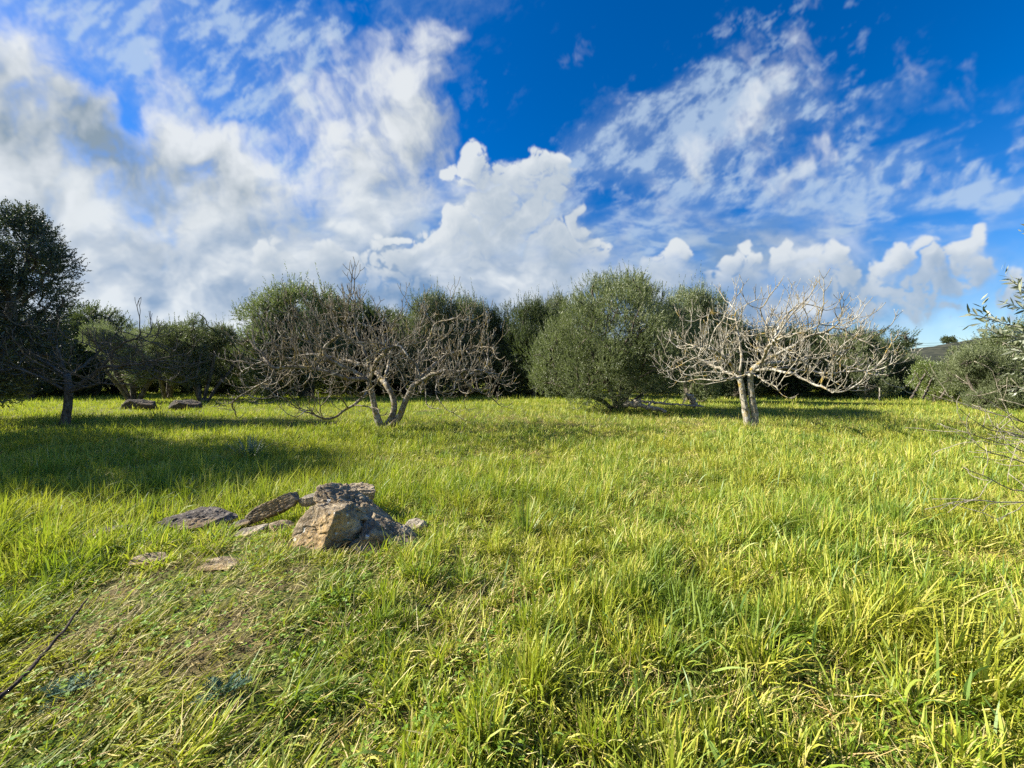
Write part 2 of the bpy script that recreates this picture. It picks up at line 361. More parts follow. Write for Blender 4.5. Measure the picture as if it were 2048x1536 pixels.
# ------------------------------------------------------------------ the ground, one sheet to the horizon
def build_ground():
    k = np.linspace(-1, 1, 420)
    gx = np.sinh(k*7.0)/np.sinh(7.0)*1600; gy = np.sinh(k*7.0)/np.sinh(7.0)*1800+6
    X, Y = np.meshgrid(gx, gy); Z = height(X, Y)*(np.hypot(X, Y) < 300)
    n = len(k); i = np.arange(n*n).reshape(n, n)
    Q = np.stack([i[:-1, :-1], i[:-1, 1:], i[1:, 1:], i[1:, :-1]], -1).reshape(-1, 4)
    g = mesh_np('ground', np.stack([X, Y, Z], -1).reshape(-1, 3), Q, MAT['ground'], smooth=True)
    tag(g, 'meadow soil under the green grass', None, kind='structure')
build_ground()

def build_hill():
    m = M('hill_scrub'); n = m.noise(.09, 7, .7)
    m.principled(m.ramp(n, [(.35, (.030, .036, .030)), (.55, (.058, .062, .046)), (.7, (.10, .098, .07))]), 1, None, .05)
    n = 90; x = np.linspace(-420, 700, n); y = np.linspace(-260, 300, n); X, Y = np.meshgrid(x, y)
    Z = 80*np.exp(-((X-60)/230)**2-(Y/150)**2)+26*np.exp(-((X+210)/120)**2-(Y/130)**2)
    Z = Z*(1+.22*(fbm(X/60, Y/60, 5, .5, 70)-.5))-4
    i = np.arange(n*n).reshape(n, n)
    Q = np.stack([i[:-1, :-1], i[:-1, 1:], i[1:, 1:], i[1:, :-1]], -1).reshape(-1, 4)
    h = mesh_np('hill', np.stack([X+830, Y+700, Z], -1).reshape(-1, 3), Q, m.m, smooth=True)
    tag(h, 'scrub covered hill rising beyond the field on the right', None, kind='structure')
build_hill()

# ------------------------------------------------------------------ rocks
_L3 = np.random.RandomState(5).rand(64, 64, 64).astype(np.float32)
def noise3(P, octs=4, gain=.5):
    s = 0; a = 1; t = 0
    for o in range(octs):
        i = np.floor(P).astype(int); f = P-i; f = f*f*(3-2*f)
        r_ = 0
        for dx in (0, 1):
            for dy in (0, 1):
                for dz in (0, 1):
                    wgt = (f[:, 0] if dx else 1-f[:, 0])*(f[:, 1] if dy else 1-f[:, 1])*(f[:, 2] if dz else 1-f[:, 2])
                    r_ = r_+wgt*_L3[(i[:, 0]+dx) & 63, (i[:, 1]+dy) & 63, (i[:, 2]+dz) & 63]
        s = s+a*r_; t += a; a *= gain; P = P*2.07+11.3
    return s/t
def rock(name, loc, dims, rot=(0, 0, 0), seed=0, mat='rock', facets=9, strata=.0, res=72, planes=None, rough=1.0):
    """a cube-sphere cut by random planes, then weathered; dims are full width, depth, height"""
    rs = np.random.RandomState(seed)
    t = np.tan(np.linspace(-1, 1, res)*np.pi/4); A, B = np.meshgrid(t, t); O = np.ones_like(A)
    V_, Q = [], []
    for k, (a, b, c) in enumerate(((O, A, B), (-O, B, A), (B, O, A), (A, -O, B), (A, B, O), (B, A, -O))):
        p = np.stack([a, b, c], -1).reshape(-1, 3); V_.append(p/np.linalg.norm(p, axis=1)[:, None])
        i = np.arange(res*res).reshape(res, res)+k*res*res
        Q.append(np.stack([i[:-1, :-1], i[:-1, 1:], i[1:, 1:], i[1:, :-1]], -1).reshape(-1, 4))
    V_ = np.concatenate(V_); Q = np.concatenate(Q)
    d = V_*1.0; r_ = np.full(len(d), 1.15)
    pl = [(rs.normal(size=3), rs.uniform(.62, .98)) for _ in range(facets)]
    pl += [(rs.normal(size=3), rs.uniform(.80, 1.0)) for _ in range(10)]
    pl += [((0, 0, 1), .55), ((0, 0, -1), .6)] + list(planes or [])
    for nrm, h in pl:
        nrm = np.array(nrm, float); nrm /= np.linalg.norm(nrm)
        c = d@nrm; ok = c > .05
        r_[ok] = np.minimum(r_[ok], h/c[ok])
    V_ = d*r_[:, None]
    D_ = np.array(dims)/2; size = float(np.cbrt(np.prod(D_)))
    V_ = V_*D_
    q = V_/size
    n = noise3(q*1.3+seed, 5)-.5; n2 = noise3(q*5+seed*3, 5, .6)-.5; n3 = noise3(q*np.array([9, 9, 22])+seed, 3)-.5
    cr = noise3(q*2.1+seed*1.7, 2)-.5; crack = np.exp(-(cr/.018)**2)
    disp = size*(.17*n+.09*n2+.05*n3-.045*crack)*rough
    if strata:
        lay = q[:, 2]*6+noise3(q*1.5+9, 3)*3; saw = lay-np.floor(lay)
        disp = disp+size*strata*(np.minimum(saw*1.3, 1-saw*.3)-.5)
    V_ = V_+d*disp[:, None]
    # merge the seams of the six patches
    key = np.round(d*20000).astype(np.int64); _, first, inv = np.unique(key, axis=0, return_index=True, return_inverse=True)
    V_ = V_[first]; Q = inv.reshape(-1)[Q]
    o = mesh_np(name, V_, Q, MAT[mat], smooth=True)
    o.location = loc; o.rotation_euler = rot
    return o
HOLES = []          # footprints where no grass grows: x, y, rx, ry
def place_rock(px, py, D, w, dp, h, label, rot=(0, 0, 0), hole=.95, lift=0.0, **kw):
    p = world_at(px, py, D); p[2] += lift; o = rock('rock', tuple(p), (w, dp, h), rot, **kw)
    tag(o, label, 'rock', kw.get('group') or 'stones heaped in the meadow')
    HOLES.append((p[0], p[1], w/2*hole, dp/2*hole, -rot[2])); return o
place_rock(655, 1052, 3.40, .72, .64, .70, 'big pale boulder with rough sunlit face in front of the stone heap', (0, 0, 0), seed=3, facets=4,
           planes=[((-.50, -.80, .42), .44), ((.85, -.55, -.05), .66), ((-.9, .2, .5), .6), ((.15, .3, 1), .60), ((.9, .1, .55), .70)], strata=.02, rough=1.1)
place_rock(708, 1008, 3.62, .72, .46, .20, 'lichen spotted slab lying on top of the big pale boulder', (R(8), R(26), R(-12)), seed=13, facets=8, strata=.12, rough=1.3, hole=.6)
place_rock(698, 988, 4.25, .62, .30, .27, 'flat topped dark slab with white lichen dots at the back of the heap', (R(6), R(2), R(-4)), seed=22, facets=8, strata=.10, rough=1.35, planes=[((0, -1, .1), .55)])
place_rock(550, 1014, 4.0, .58, .26, .26, 'brown slab leaning up to the right behind the boulder', (R(-14), R(-24), R(4)), seed=35, facets=8, hole=1.0, mat='rock_brown', strata=.05)
place_rock(618, 1000, 4.05, .24, .2, .16, 'small pale stone wedged between the two back slabs', (0, 0, .4), seed=41, facets=8, mat='rock_pale')
place_rock(786, 1080, 3.42, .62, .44, .26, 'low brown slab sloping down on the right of the boulder', (R(6), R(27), R(-14)), seed=52, facets=8, strata=.10)
place_rock(826, 1058, 3.85, .25, .2, .22, 'small pointed pale stone set apart at the right end', (.2, -.3, .5), seed=63, facets=7, mat='rock_pale')
place_rock(402, 1049, 3.95, .66, .46, .17, 'dark layered flat stone left of the heap', (R(8), R(3), R(6)), seed=74, facets=7, hole=1.25, lift=.05, mat='rock_dark', strata=.14, rough=.7)
place_rock(203, 1078, 3.65, .42, .32, .11, 'thin grey stone half sunk in grass at the far left of the stones', (R(6), R(-12), R(12)), seed=85, facets=8, hole=1.3, lift=.05, mat='rock_dark', strata=.1)
place_rock(498, 1070, 3.72, .30, .24, .10, 'narrow cream stone beside dry straw in front of the leaning slab', (R(8), R(-10), R(20)), seed=96, facets=8, hole=1.2, lift=.03, mat='rock_pale')
place_rock(300, 1136, 3.05, .26, .20, .08, 'whitish stone flush with the ground amid dry grass', (R(6), 0, R(10)), seed=107, facets=8, mat='rock', hole=1.0, lift=.06)
place_rock(445, 1147, 3.0, .36, .24, .07, 'tan flat stone barely showing below the dark stone', (R(4), 0, R(-8)), seed=118, facets=8, mat='rock', hole=.9, lift=.07)
place_rock(487, 1052, 3.95, .26, .2, .08, 'small dark shard between dark flat stone and leaning slab', (R(5), R(-8), R(14)), seed=129, facets=8, lift=.03, mat='rock_dark')
place_rock(748, 1040, 3.6, .34, .26, .16, 'broken dark lump between the top slab and the low right slab', (.1, R(20), R(10)), seed=201, facets=7)
place_rock(560, 1052, 3.75, .22, .16, .10, 'little tan stone in the shade under the leaning slab', (.1, .1, .5), seed=202, facets=7)
place_rock(735, 1100, 3.25, .30, .22, .14, 'brown stone half hidden in long grass at the foot of the boulder', (.1, .2, -.3), seed=203, facets=7)
place_rock(668, 998, 3.85, .26, .2, .14, 'small rounded stone filling the gap behind the top slab', (0, .2, .8), seed=204, facets=7)
place_rock(440, 1062, 3.8, .26, .18, .08, 'thin brown flake at the right end of the dark flat stone', (.1, -.1, .2), seed=205, facets=7, mat='rock_dark')
place_rock(262, 1068, 3.7, .24, .18, .08, 'small grey stone between the half sunk stone and the dark flat stone', (.1, .1, .1), seed=206, facets=7, mat='rock_dark')
place_rock(560, 1120, 3.05, .20, .15, .06, 'pale chip in dry grass below the big boulder', (.1, .1, .6), seed=207, facets=7, mat='rock_pale', hole=.5)
place_rock(370, 1110, 3.25, .22, .15, .06, 'light grey chip in dry grass below the dark flat stone', (.1, 0, .3), seed=208, facets=7, mat='rock_pale', hole=.5)
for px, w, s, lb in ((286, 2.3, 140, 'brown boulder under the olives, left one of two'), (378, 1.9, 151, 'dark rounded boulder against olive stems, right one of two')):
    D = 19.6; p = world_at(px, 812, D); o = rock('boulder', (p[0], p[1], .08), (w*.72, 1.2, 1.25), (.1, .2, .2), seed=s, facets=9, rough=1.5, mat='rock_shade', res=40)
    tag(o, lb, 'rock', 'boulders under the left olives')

def norm(v): return v/(np.linalg.norm(v, axis=-1, keepdims=True)+1e-9)
# ------------------------------------------------------------------ branching skeletons
def colonise(nodes, par, att, step, infl, kill, up=.0, iters=120, jitter=.25, rs=None, maxn=9000):
    """space colonisation: grow nodes (list of xyz, parents) towards attractors"""
    P = np.array(nodes, float); par = list(par); alive = np.ones(len(att), bool)
    near = np.full(len(att), -1); nd = np.full(len(att), 1e9)
    def upd(lo):
        idx = np.nonzero(alive)[0]
        for s_ in range(lo, len(P), 256):
            e = min(len(P), s_+256)
            d = np.linalg.norm(att[idx][:, None]-P[None, s_:e], axis=2); j = d.argmin(1); dm = d[np.arange(len(idx)), j]
            b = dm < nd[idx]; near[idx[b]] = s_+j[b]; nd[idx[b]] = dm[b]
    upd(0); lo = len(P); used = {}
    for it in range(iters):
        act = alive & (nd < infl)
        if not act.any() or len(P) > maxn: break
        ids = near[act]; v = att[act]-P[ids]; v /= np.linalg.norm(v, axis=1)[:, None]+1e-9
        u, inv = np.unique(ids, return_inverse=True); dsum = np.zeros((len(u), 3)); np.add.at(dsum, inv, v)
        dsum /= np.linalg.norm(dsum, axis=1)[:, None]+1e-9
        dsum += rs.normal(size=dsum.shape)*jitter; dsum[:, 2] += up; dsum /= np.linalg.norm(dsum, axis=1)[:, None]+1e-9
        keep = [k for k, a in enumerate(u) if used.get(int(a), 0) < 3]
        if not keep: break
        for k in keep: used[int(u[k])] = used.get(int(u[k]), 0)+1
        lo = len(P); P = np.concatenate([P, P[u[keep]]+dsum[keep]*step]); par += [int(a) for a in u[keep]]
        upd(lo); alive &= nd > kill
    return P, np.array(par)
def radii(P, par, tip, expo):
    n = len(P); acc = np.zeros(n); order = np.arange(n)[::-1]
    for i in order:
        if acc[i] == 0: acc[i] = tip**expo
        if par[i] >= 0: acc[par[i]] += acc[i]
    return acc**(1/expo)
def chains(P, par, rad):
    ch = [[] for _ in P]
    for i, p in enumerate(par):
        if p >= 0: ch[p].append(i)
    out = []; st = [(i, -1) for i, p in enumerate(par) if p < 0]
    while st:
        i, p = st.pop(); c = [p] if p >= 0 else []
        while True:
            c.append(i)
            if not ch[i]: break
            k = sorted(ch[i], key=lambda j: -rad[j]); st += [(j, i) for j in k[1:]]; i = k[0]
        out.append(c)
    return out
def tubes(P, rad, chs, sides_fn, knob=0.0, rs=None, first_thin=True):
    V_, Q = [], []; base = 0
    for c in chs:
        p = P[c]; r_ = rad[c].copy()
        if len(c) < 2: continue
        if first_thin and len(c) > 1: r_[0] = min(r_[0], r_[1]*1.15)
        k = sides_fn(r_[1:].max()); t = np.gradient(p, axis=0); t /= np.linalg.norm(t, axis=1)[:, None]+1e-9
        ref = np.array([0, 0, 1.]) if abs(t[0, 2]) < .9 else np.array([1., 0, 0])
        a = np.cross(t[0], ref); a /= np.linalg.norm(a); ang = np.arange(k)/k*2*np.pi; rings = []
        for i in range(len(c)):
            a = a-t[i]*(a@t[i]); a /= np.linalg.norm(a)+1e-9; b = np.cross(t[i], a)
            rr = r_[i]*(1+(rs.uniform(-knob, knob, k) if knob else 0))
            rings.append(p[i]+(np.cos(ang)[:, None]*a+np.sin(ang)[:, None]*b)*(rr[:, None] if knob else rr))
        rings.append(np.repeat(p[-1:]+t[-1:]*r_[-1]*.6, k, 0)*.98+rings[-1]*.02)
        R_ = np.concatenate(rings); n = len(rings); i = base+np.arange(n*k).reshape(n, k); j = np.roll(i, -1, 1)
        Q.append(np.stack([i[:-1], j[:-1], j[1:], i[1:]], -1).reshape(-1, 4)); V_.append(R_); base += len(R_)
    return np.concatenate(V_), np.concatenate(Q)
def resample(pts, step):
    pts = np.array(pts, float); out = [pts[0]]
    # Catmull-Rom through the drawn points
    q = np.vstack([2*pts[0]-pts[1], pts, 2*pts[-1]-pts[-2]])
    for i in range(1, len(q)-2):
        L_ = np.linalg.norm(q[i+1]-q[i]); m_ = max(1, int(round(L_/step)))
        for k in range(1, m_+1):
            t = k/m_
            out.append(.5*((2*q[i])+(-q[i-1]+q[i+1])*t+(2*q[i-1]-5*q[i]+4*q[i+1]-q[i+2])*t*t+(-q[i-1]+3*q[i]-3*q[i+1]+q[i+2])*t**3))
    return np.array(out)
def skeleton(limbs, step):
    """limbs: lists of points; the first starts at the ground, the others start on the nearest existing node"""
    P, par = [], []
    for l in limbs:
        r_ = resample(l, step)
        if P and l[0] is not None:
            d = np.linalg.norm(np.array(P)-r_[0], axis=1); j = int(d.argmin())
            if d[j] < .35: prev = j; r_ = r_[1:]
            else: prev = -1
        else: prev = -1
        for p in r_: P.append(p); par.append(prev); prev = len(P)-1
    return P, par
def sides(r_): return 12 if r_ > .06 else (7 if r_ > .02 else (5 if r_ > .010 else 4))

def fig_tree(px, py, limbs, att_fn, n_att, label, mat, seed, tip=.008, expo=2.35, stem_r=.13, step=.13, kill=.24, infl=1.6, stems=2, side_p=.22):
    rs = np.random.RandomState(seed); D0 = ground_D(py); base = world_at(px, py, D0); base[2] = hz(base[0], base[1])
    conv = lambda l: [world_at(a, b, D0+c) - base*np.array([1, 1, 0]) - np.array([0, 0, base[2]]) for a, b, c in l]
    L_ = [conv(l) for l in limbs]
    P, par = skeleton(L_, step)
    att = att_fn(rs, n_att)
    P, par = colonise(P, par, att, step, infl, kill, up=.10, jitter=.20, rs=rs, maxn=16000)
    # relax the kinks of the scaffold
    for _ in range(5):
        acc = P.copy(); cnt = np.ones(len(P)); ok = par >= 0
        np.add.at(acc, par[ok], P[ok]); np.add.at(cnt, par[ok], 1); acc[ok] += P[par[ok]]; cnt[ok] += 1
        S_ = acc/cnt[:, None]; has = np.zeros(len(P), bool); has[par[ok]] = True
        mv = ok & has; P[mv] = P[mv]*.45+S_[mv]*.55
    # arching twigs that fork and turn up at their ends
    n0 = len(P); has = np.zeros(n0, bool); has[par[par >= 0]] = True
    newP, newpar = [], []; ctr = np.array([np.mean(P[:, 0])*.5, 0, 1.5])
    def twig(prev, p, d, L_, depth):
        m_ = max(2, int(L_/.065)); ax = norm(rs.normal(size=3))
        for k in range(m_):
            d = norm(d+np.array([0, 0, .13+.05*(2-depth)])+ax*.05+rs.normal(size=3)*.07); p = p+d*L_/m_
            newP.append(p); newpar.append(prev); prev = n0+len(newP)-1
        if depth > 0:
            nf = 2 if rs.rand() < .72 else 3; a0 = norm(np.cross(d, rs.normal(size=3)))
            for f in range(nf):
                sgn = (1, -1, 0)[f]; dd = norm(d+a0*sgn*rs.uniform(.45, .9)+rs.normal(size=3)*.15); twig(prev, p, dd, L_*rs.uniform(.55, 1.0), depth-1)
    for i in range(len(limbs), n0):
        if par[i] < 0: continue
        tipn = not has[i]
        if not tipn and (rs.rand() > side_p or np.hypot(P[i, 0], P[i, 1]) < .7): continue
        d = norm(P[i]-P[par[i]]); o = norm(P[i]-ctr)
        if tipn: twig(i, P[i].copy(), norm(d+o*.5), rs.uniform(.22, .40), 2 if rs.rand() < .75 else 1)
        else:
            a0 = norm(np.cross(d, rs.normal(size=3))); twig(i, P[i].copy(), norm(d*.5+a0*.9+o*.7+np.array([0, 0, .1])), rs.uniform(.16, .34), rs.choice([0, 1, 1]))
    P = np.concatenate([P, np.array(newP)]); par = np.concatenate([par, newpar]).astype(int)
    # children may come before parents only by index order: radii need parents first (always true here)
    rad = radii(P, par, tip, expo)
    trunk_nodes = set()
    for s_ in range(stems):
        pts = np.array(L_[s_]); zmax = pts[:, 2].max()
    zt = [np.array(L_[s_])[:, 2].max() for s_ in range(stems)]
    lo = P[:, 2] < max(zt)
    # the drawn stems keep a real trunk's thickness
    cnt = 0
    for s_ in range(stems):
        r_ = resample(L_[s_], step); m_ = len(r_)
        for q in r_:
            j = int(np.linalg.norm(P-q, axis=1).argmin()); f = 1-.25*(q[2]/max(zt)); fl = 1+.28*math.exp(-max(q[2], 0)/.15)
            rad[j] = max(rad[j]*.0+stem_r*f*fl, .0); trunk_nodes.add(j)
    t = empty('fig_tree', tuple(base)); tag(t, label, 'tree', 'leafless fig trees')
    chs = chains(P, par, rad)
    tr, br = [], []
    for c in chs:
        k = 0
        while k < len(c) and c[k] in trunk_nodes: k += 1
        if k >= 3: tr.append(c[:k]); br.append(c[k-1:]) if k < len(c) else None
        else: br.append(c)
    V_, Q = tubes(P, rad, tr, sides, .10, rs, False); mesh_np('trunk', V_, Q, mat, t, smooth=True)
    V_, Q = tubes(P, rad, br, sides, .10, rs); mesh_np('crown', V_, Q, mat, t, smooth=True)
    return t, len(P)

def dome(cx, cy, rx, ry, z0, ztop, rim, inner=.35, power=.5, droop=0.0):
    def f(rs, n):
        a = rs.uniform(0, 2*np.pi, n); rho = np.sqrt(rs.uniform(inner**2, 1, n)); out = []
        x = cx+rx*rho*np.cos(a); y = cy+ry*rho*np.sin(a)
        zt = z0+(ztop-z0)*np.power(np.clip(1-rho**2.4, 0, 1), power)*(1+.14*np.sin(a*3+1)+.08*np.sin(a*7))
        zb = z0-droop*rho
        u = np.power(rs.rand(n), .62)
        z = zb+(zt-zb)*u
        return np.stack([x, y, np.maximum(z, rim)], -1)
    return f
FIGS = []
# right fig: pale bark, two straight stems
f1 = dome(.42, .0, 3.05, 2.8, 1.75, 4.05, .85, .22, .42, .75)
t, n = fig_tree(1506, 857, [
  [(1496, 857, 0), (1490, 813, .02), (1483, 772, .03), (1479, 750, .03)],
  [(1517, 857, -.03), (1509, 827, -.03), (1502, 786, -.04), (1499, 742, -.06)],
  [(1499, 742, -.06), (1521, 728, -.2), (1560, 705, -.5), (1610, 680, -.6), (1665, 655, -.7)],
  [(1521, 728, -.2), (1545, 690, .1), (1568, 640, .3), (1590, 610, .4)],
  [(1499, 742, -.06), (1545, 738, -.5), (1610, 742, -1.0), (1665, 752, -1.4)],
  [(1521, 728, -.2), (1570, 725, .8), (1640, 715, 1.5), (1695, 702, 1.8)],
  [(1479, 750, .03), (1460, 728, -.3), (1432, 705, -.6), (1392, 690, -.8)],
  [(1479, 750, .03), (1484, 705, .2), (1476, 650, .3), (1473, 622, .3)],
  [(1479, 750, .03), (1455, 745, .8), (1410, 725, 1.5), (1370, 712, 1.8)],
  [(1499, 742, -.06), (1480, 755, -.9), (1440, 762, -1.7)],
  [(1521, 728, -.2), (1535, 700, -1.0), (1550, 680, -1.9)],
  [(1545, 738, -.5), (1590, 752, -1.2), (1640, 776, -1.9), (1675, 790, -2.2)],
  [(1499, 742, -.06), (1520, 758, -1.2), (1545, 772, -1.8), (1565, 790, -2.1)],
  [(1640, 715, 1.5), (1685, 732, 1.2), (1728, 742, .8)]],
  f1, 640, 'pale barked leafless fig tree with two straight stems and yellow lichen', MAT['fig'], 5, tip=.0056, stem_r=.105, stems=2, kill=.35, expo=2.42, side_p=.46)
# middle fig: darker, denser, three leaning stems
f2 = dome(-.30, .0, 4.05, 3.0, 1.45, 3.9, .35, .20, .45, 1.15)
t, n2 = fig_tree(769, 861, [
  [(765, 862, 0), (752, 829, .03), (744, 786, .05), (738, 760, .05)],
  [(768, 862, -.05), (797, 838, -.08), (812, 798, -.1), (831, 770, -.12)],
  [(772, 860, .05), (790, 818, .15), (783, 785, .25), (769, 768, .3)],
  [(738, 760, .05), (700, 738, -.2), (665, 722, -.4), (650, 700, -.5), (690, 668, -.6)],
  [(738, 760, .05), (690, 755, -.8), (620, 740, -1.4), (550, 735, -1.8)],
  [(738, 760, .05), (735, 715, .3), (715, 670, .4), (712, 625, .4), (711, 604, .4)],
  [(769, 768, .3), (740, 735, 1.2), (680, 720, 2.0), (600, 700, 2.3)],
  [(831, 770, -.12), (835, 735, 0), (850, 695, .2), (870, 650, .3)],
  [(831, 770, -.12), (870, 748, -.5), (930, 742, -.8), (985, 745, -1.0)],
  [(831, 770, -.12), (860, 735, .9), (910, 705, 1.5), (960, 690, 1.6)],
  [(769, 768, .3), (775, 725, .9), (790, 680, 1.6)],
  [(738, 760, .05), (752, 730, -1.0), (775, 700, -1.9), (800, 690, -2.3)],
  [(738, 760, .05), (735, 782, -.8), (715, 805, -1.3), (668, 838, -1.6), (640, 835, -1.7), (600, 822, -1.8)]],
  f2, 860, 'wide brown leafless fig tree leaning apart on three stems', MAT['fig_brown'], 8, tip=.0060, stem_r=.100, stems=3, kill=.32, expo=2.5, side_p=.58)
# left fig: sparse, one dark stem
f3 = dome(.6, .0, 3.4, 2.4, 1.7, 3.3, 1.0, .35, .45, .5)
t, n3 = fig_tree(130, 851, [
  [(129, 853, 0), (135, 817, 0), (138, 785, .02), (134, 752, .03)],
  [(138, 785, .02), (203, 735, -.2), (244, 688, -.3), (276, 672, -.3), (279, 655, -.3)],
  [(203, 735, -.2), (260, 732, -.6), (330, 715, -.8), (372, 708, -.9)],
  [(138, 785, .02), (78, 752, -.3), (44, 738, -.5), (8, 742, -.6)],
  [(134, 752, .03), (118, 702, .2), (117, 651, .2)],
  [(134, 752, .03), (95, 728, .8), (70, 695, 1.2)],
  [(134, 752, .03), (180, 720, 1.0), (235, 660, 1.4)],
  [(138, 785, .02), (190, 772, -.8), (260, 768, -1.3)]],
  f3, 170, 'sparse leafless fig tree on a single dark stem near the dark evergreen', MAT['fig_dark'], 15, tip=.0075, stem_r=.12, stems=1, kill=.42, expo=2.5, side_p=.30)
FIGS = [n, n2, n3]

# ------------------------------------------------------------------ leafy trees
def leaf_quads(B, D_, L_, W_, S_):
    """kite shaped leaves: base B, direction D_, length, width, side vector S_; bent slightly along the midrib"""
    n = len(B); up = np.cross(S_, D_)
    V_ = np.empty((n, 4, 3), np.float32)
    V_[:, 0] = B; V_[:, 1] = B+D_*(L_*.45)[:, None]+S_*(W_*.5)[:, None]+up*(W_*.12)[:, None]
    V_[:, 2] = B+D_*L_[:, None]-up*(L_*.06)[:, None]; V_[:, 3] = B+D_*(L_*.45)[:, None]-S_*(W_*.5)[:, None]+up*(W_*.12)[:, None]
    return V_.reshape(-1, 3), np.arange(n*4).reshape(n, 4)
def norm(v): return v/(np.linalg.norm(v, axis=-1, keepdims=True)+1e-9)
def shoots(P, Dr, Ls, nleaf, leafL, leafW, rs, spread=.8, stem=True, stem_w=.006):
    """leafy shoots: P start, Dr direction, Ls length"""
    n = len(P); Dr = norm(Dr); t = (np.arange(nleaf)+.7)/nleaf
    ref = norm(rs.normal(size=(n, 3))); s = norm(np.cross(Dr, ref)); b = np.cross(Dr, s)
    curve = rs.uniform(-.15, .25, n)
    pos = P[:, None]+Dr[:, None]*(Ls[:, None]*t)[..., None]; pos[..., 2] += (curve*Ls)[:, None]*t**2
    ph = rs.rand(n)[:, None]*6.28+np.arange(nleaf)[None]*2.4+rs.rand(n, nleaf)*.6
    rad_ = np.cos(ph)[..., None]*s[:, None]+np.sin(ph)[..., None]*b[:, None]
    a = (spread*(1.15-.7*t)[None]+rs.uniform(-.2, .2, (n, nleaf)))[..., None]
    d = norm(Dr[:, None]*np.cos(a)+rad_*np.sin(a)); side = norm(np.cross(d, norm(rad_+rs.normal(size=(n, nleaf, 3))*.7)))
    L_ = leafL*rs.uniform(.7, 1.2, (n, nleaf))*(1.05-.35*t[None])
    W_ = leafW*rs.uniform(.8, 1.2, (n, nleaf))
    return leaf_quads(pos.reshape(-1, 3), d.reshape(-1, 3), L_.ravel(), W_.ravel(), side.reshape(-1, 3))
def crown_points(lobes, n, rs, shell=.35, low=-9):
    """points and outward directions spread over a union of ellipsoid lobes (x,y,z,rx,ry,rz)"""
    lb = np.array(lobes, float); vol = (lb[:, 3]*lb[:, 4]+lb[:, 4]*lb[:, 5]+lb[:, 3]*lb[:, 5]); k = rs.choice(len(lb), n, p=vol/vol.sum())
    d = norm(rs.normal(size=(n, 3))); d[:, 2] += .12; d = norm(d)
    r_ = 1-shell*rs.rand(n)**1.7
    # uneven surface: clumps and hollows
    bump_ = fbm(d[:, 0]*2.6+k*3.7, d[:, 1]*2.6+d[:, 2]*2.9, 3, .55, 61)
    r_ = r_*(.64+.72*bump_)
    P = lb[k, :3]+d*r_[:, None]*lb[k, 3:6]
    keep = P[:, 2] > low
    inner = np.zeros(n, bool)
    for j in range(len(lb)):
        q = (P-lb[j, :3])/lb[j, 3:6]; inner |= (np.linalg.norm(q, axis=1) < .50) & (k != j)
    keep &= ~inner | (rs.rand(n) < .12)
    nr = norm(d/lb[k, 3:6]); return P[keep], nr[keep]
def olive_mesh(seed, lobes, nshoot, leafL, leafW, stems, nleaf=12, shoot=.38, gap=.46, mat_leaf='olive', up=.55, spread=.75, trunk_r=.16, whips=0, leaf_att=1.0):
    """returns (trunk data, branch data, crown data)"""
    rs = np.random.RandomState(seed)
    P, N_ = crown_points(lobes, nshoot, rs, low=.12)
    # gaps: drop shoots where a coarse noise is low
    g = fbm(P[:, 0]*1.0+seed, P[:, 2]*1.0+P[:, 1]*.8, 3, .55, 64); keep = g > gap-.22*rs.rand(len(g)); P, N_ = P[keep], N_[keep]
    d = N_*.8+rs.normal(size=N_.shape)*.38; d[:, 2] += up
    L_ = shoot*rs.uniform(.55, 1.3, len(P))
    V_, Q = shoots(P-norm(d)*L_[:, None]*.5, d, L_, nleaf, leafL, leafW, rs, spread)
    if whips:
        j = rs.choice(len(P), whips); dd = N_[j]*.4+rs.normal(size=(whips, 3))*.25; dd[:, 2] = np.abs(dd[:, 2])+.9
        V2, Q2 = shoots(P[j], dd, shoot*rs.uniform(1.2, 2.2, whips), nleaf+4, leafL*.9, leafW, rs, spread*.8)
        Q = np.concatenate([Q, Q2+len(V_)]); V_ = np.concatenate([V_, V2])
    pts, par = skeleton(stems, .3)
    att, _ = crown_points(lobes, int(260*leaf_att), rs, shell=.75)
    B, par = colonise(pts, par, att, .28, 9, .42, up=.04, jitter=.25, rs=rs, iters=60)
    rad = radii(B, par, .010, 2.2); rad *= trunk_r/max(rad[0], 1e-6) if rad[0] > 0 else 1
    rad = np.maximum(rad, .009)
    chs = chains(B, par, rad); tr = []; br = []
    zt = max(s[-1][2] for s in stems[:max(1, len(stems))])
    for c in chs:
        k = 0
        while k < len(c) and rad[c[k]] > trunk_r*.38: k += 1
        if k >= 3: tr.append(c[:k]); (br.append(c[k-1:]) if k < len(c)-1 else None)
        else: br.append(c)
    T = tubes(B, rad, tr, sides, .12, rs, False) if tr else None
    Bm = tubes(B, rad, br, sides, .0, rs) if br else None
    return T, Bm, (V_, Q), mat_leaf
def leafy_tree(name, loc, data, label, cat='tree', group=None, rz=0.0, scale=1.0, mat_leaf=None):
    T, Bm, (V_, Q), ml = data
    t = empty(name, loc, rz); t.scale = (scale,)*3
    tag(t, label, cat, group)
    parts_ = [p_ for p_ in (T, Bm) if p_ is not None]
    if len(parts_) == 2: mesh_np('trunk', np.concatenate([T[0], Bm[0]]), np.concatenate([T[1], Bm[1]+len(T[0])]), MAT['bark'], t, smooth=True)
    elif parts_: mesh_np('trunk', parts_[0][0], parts_[0][1], MAT['bark'], t, smooth=True)
    c = mesh_np('crown', V_, Q, MAT[mat_leaf or ml], t)
    return t
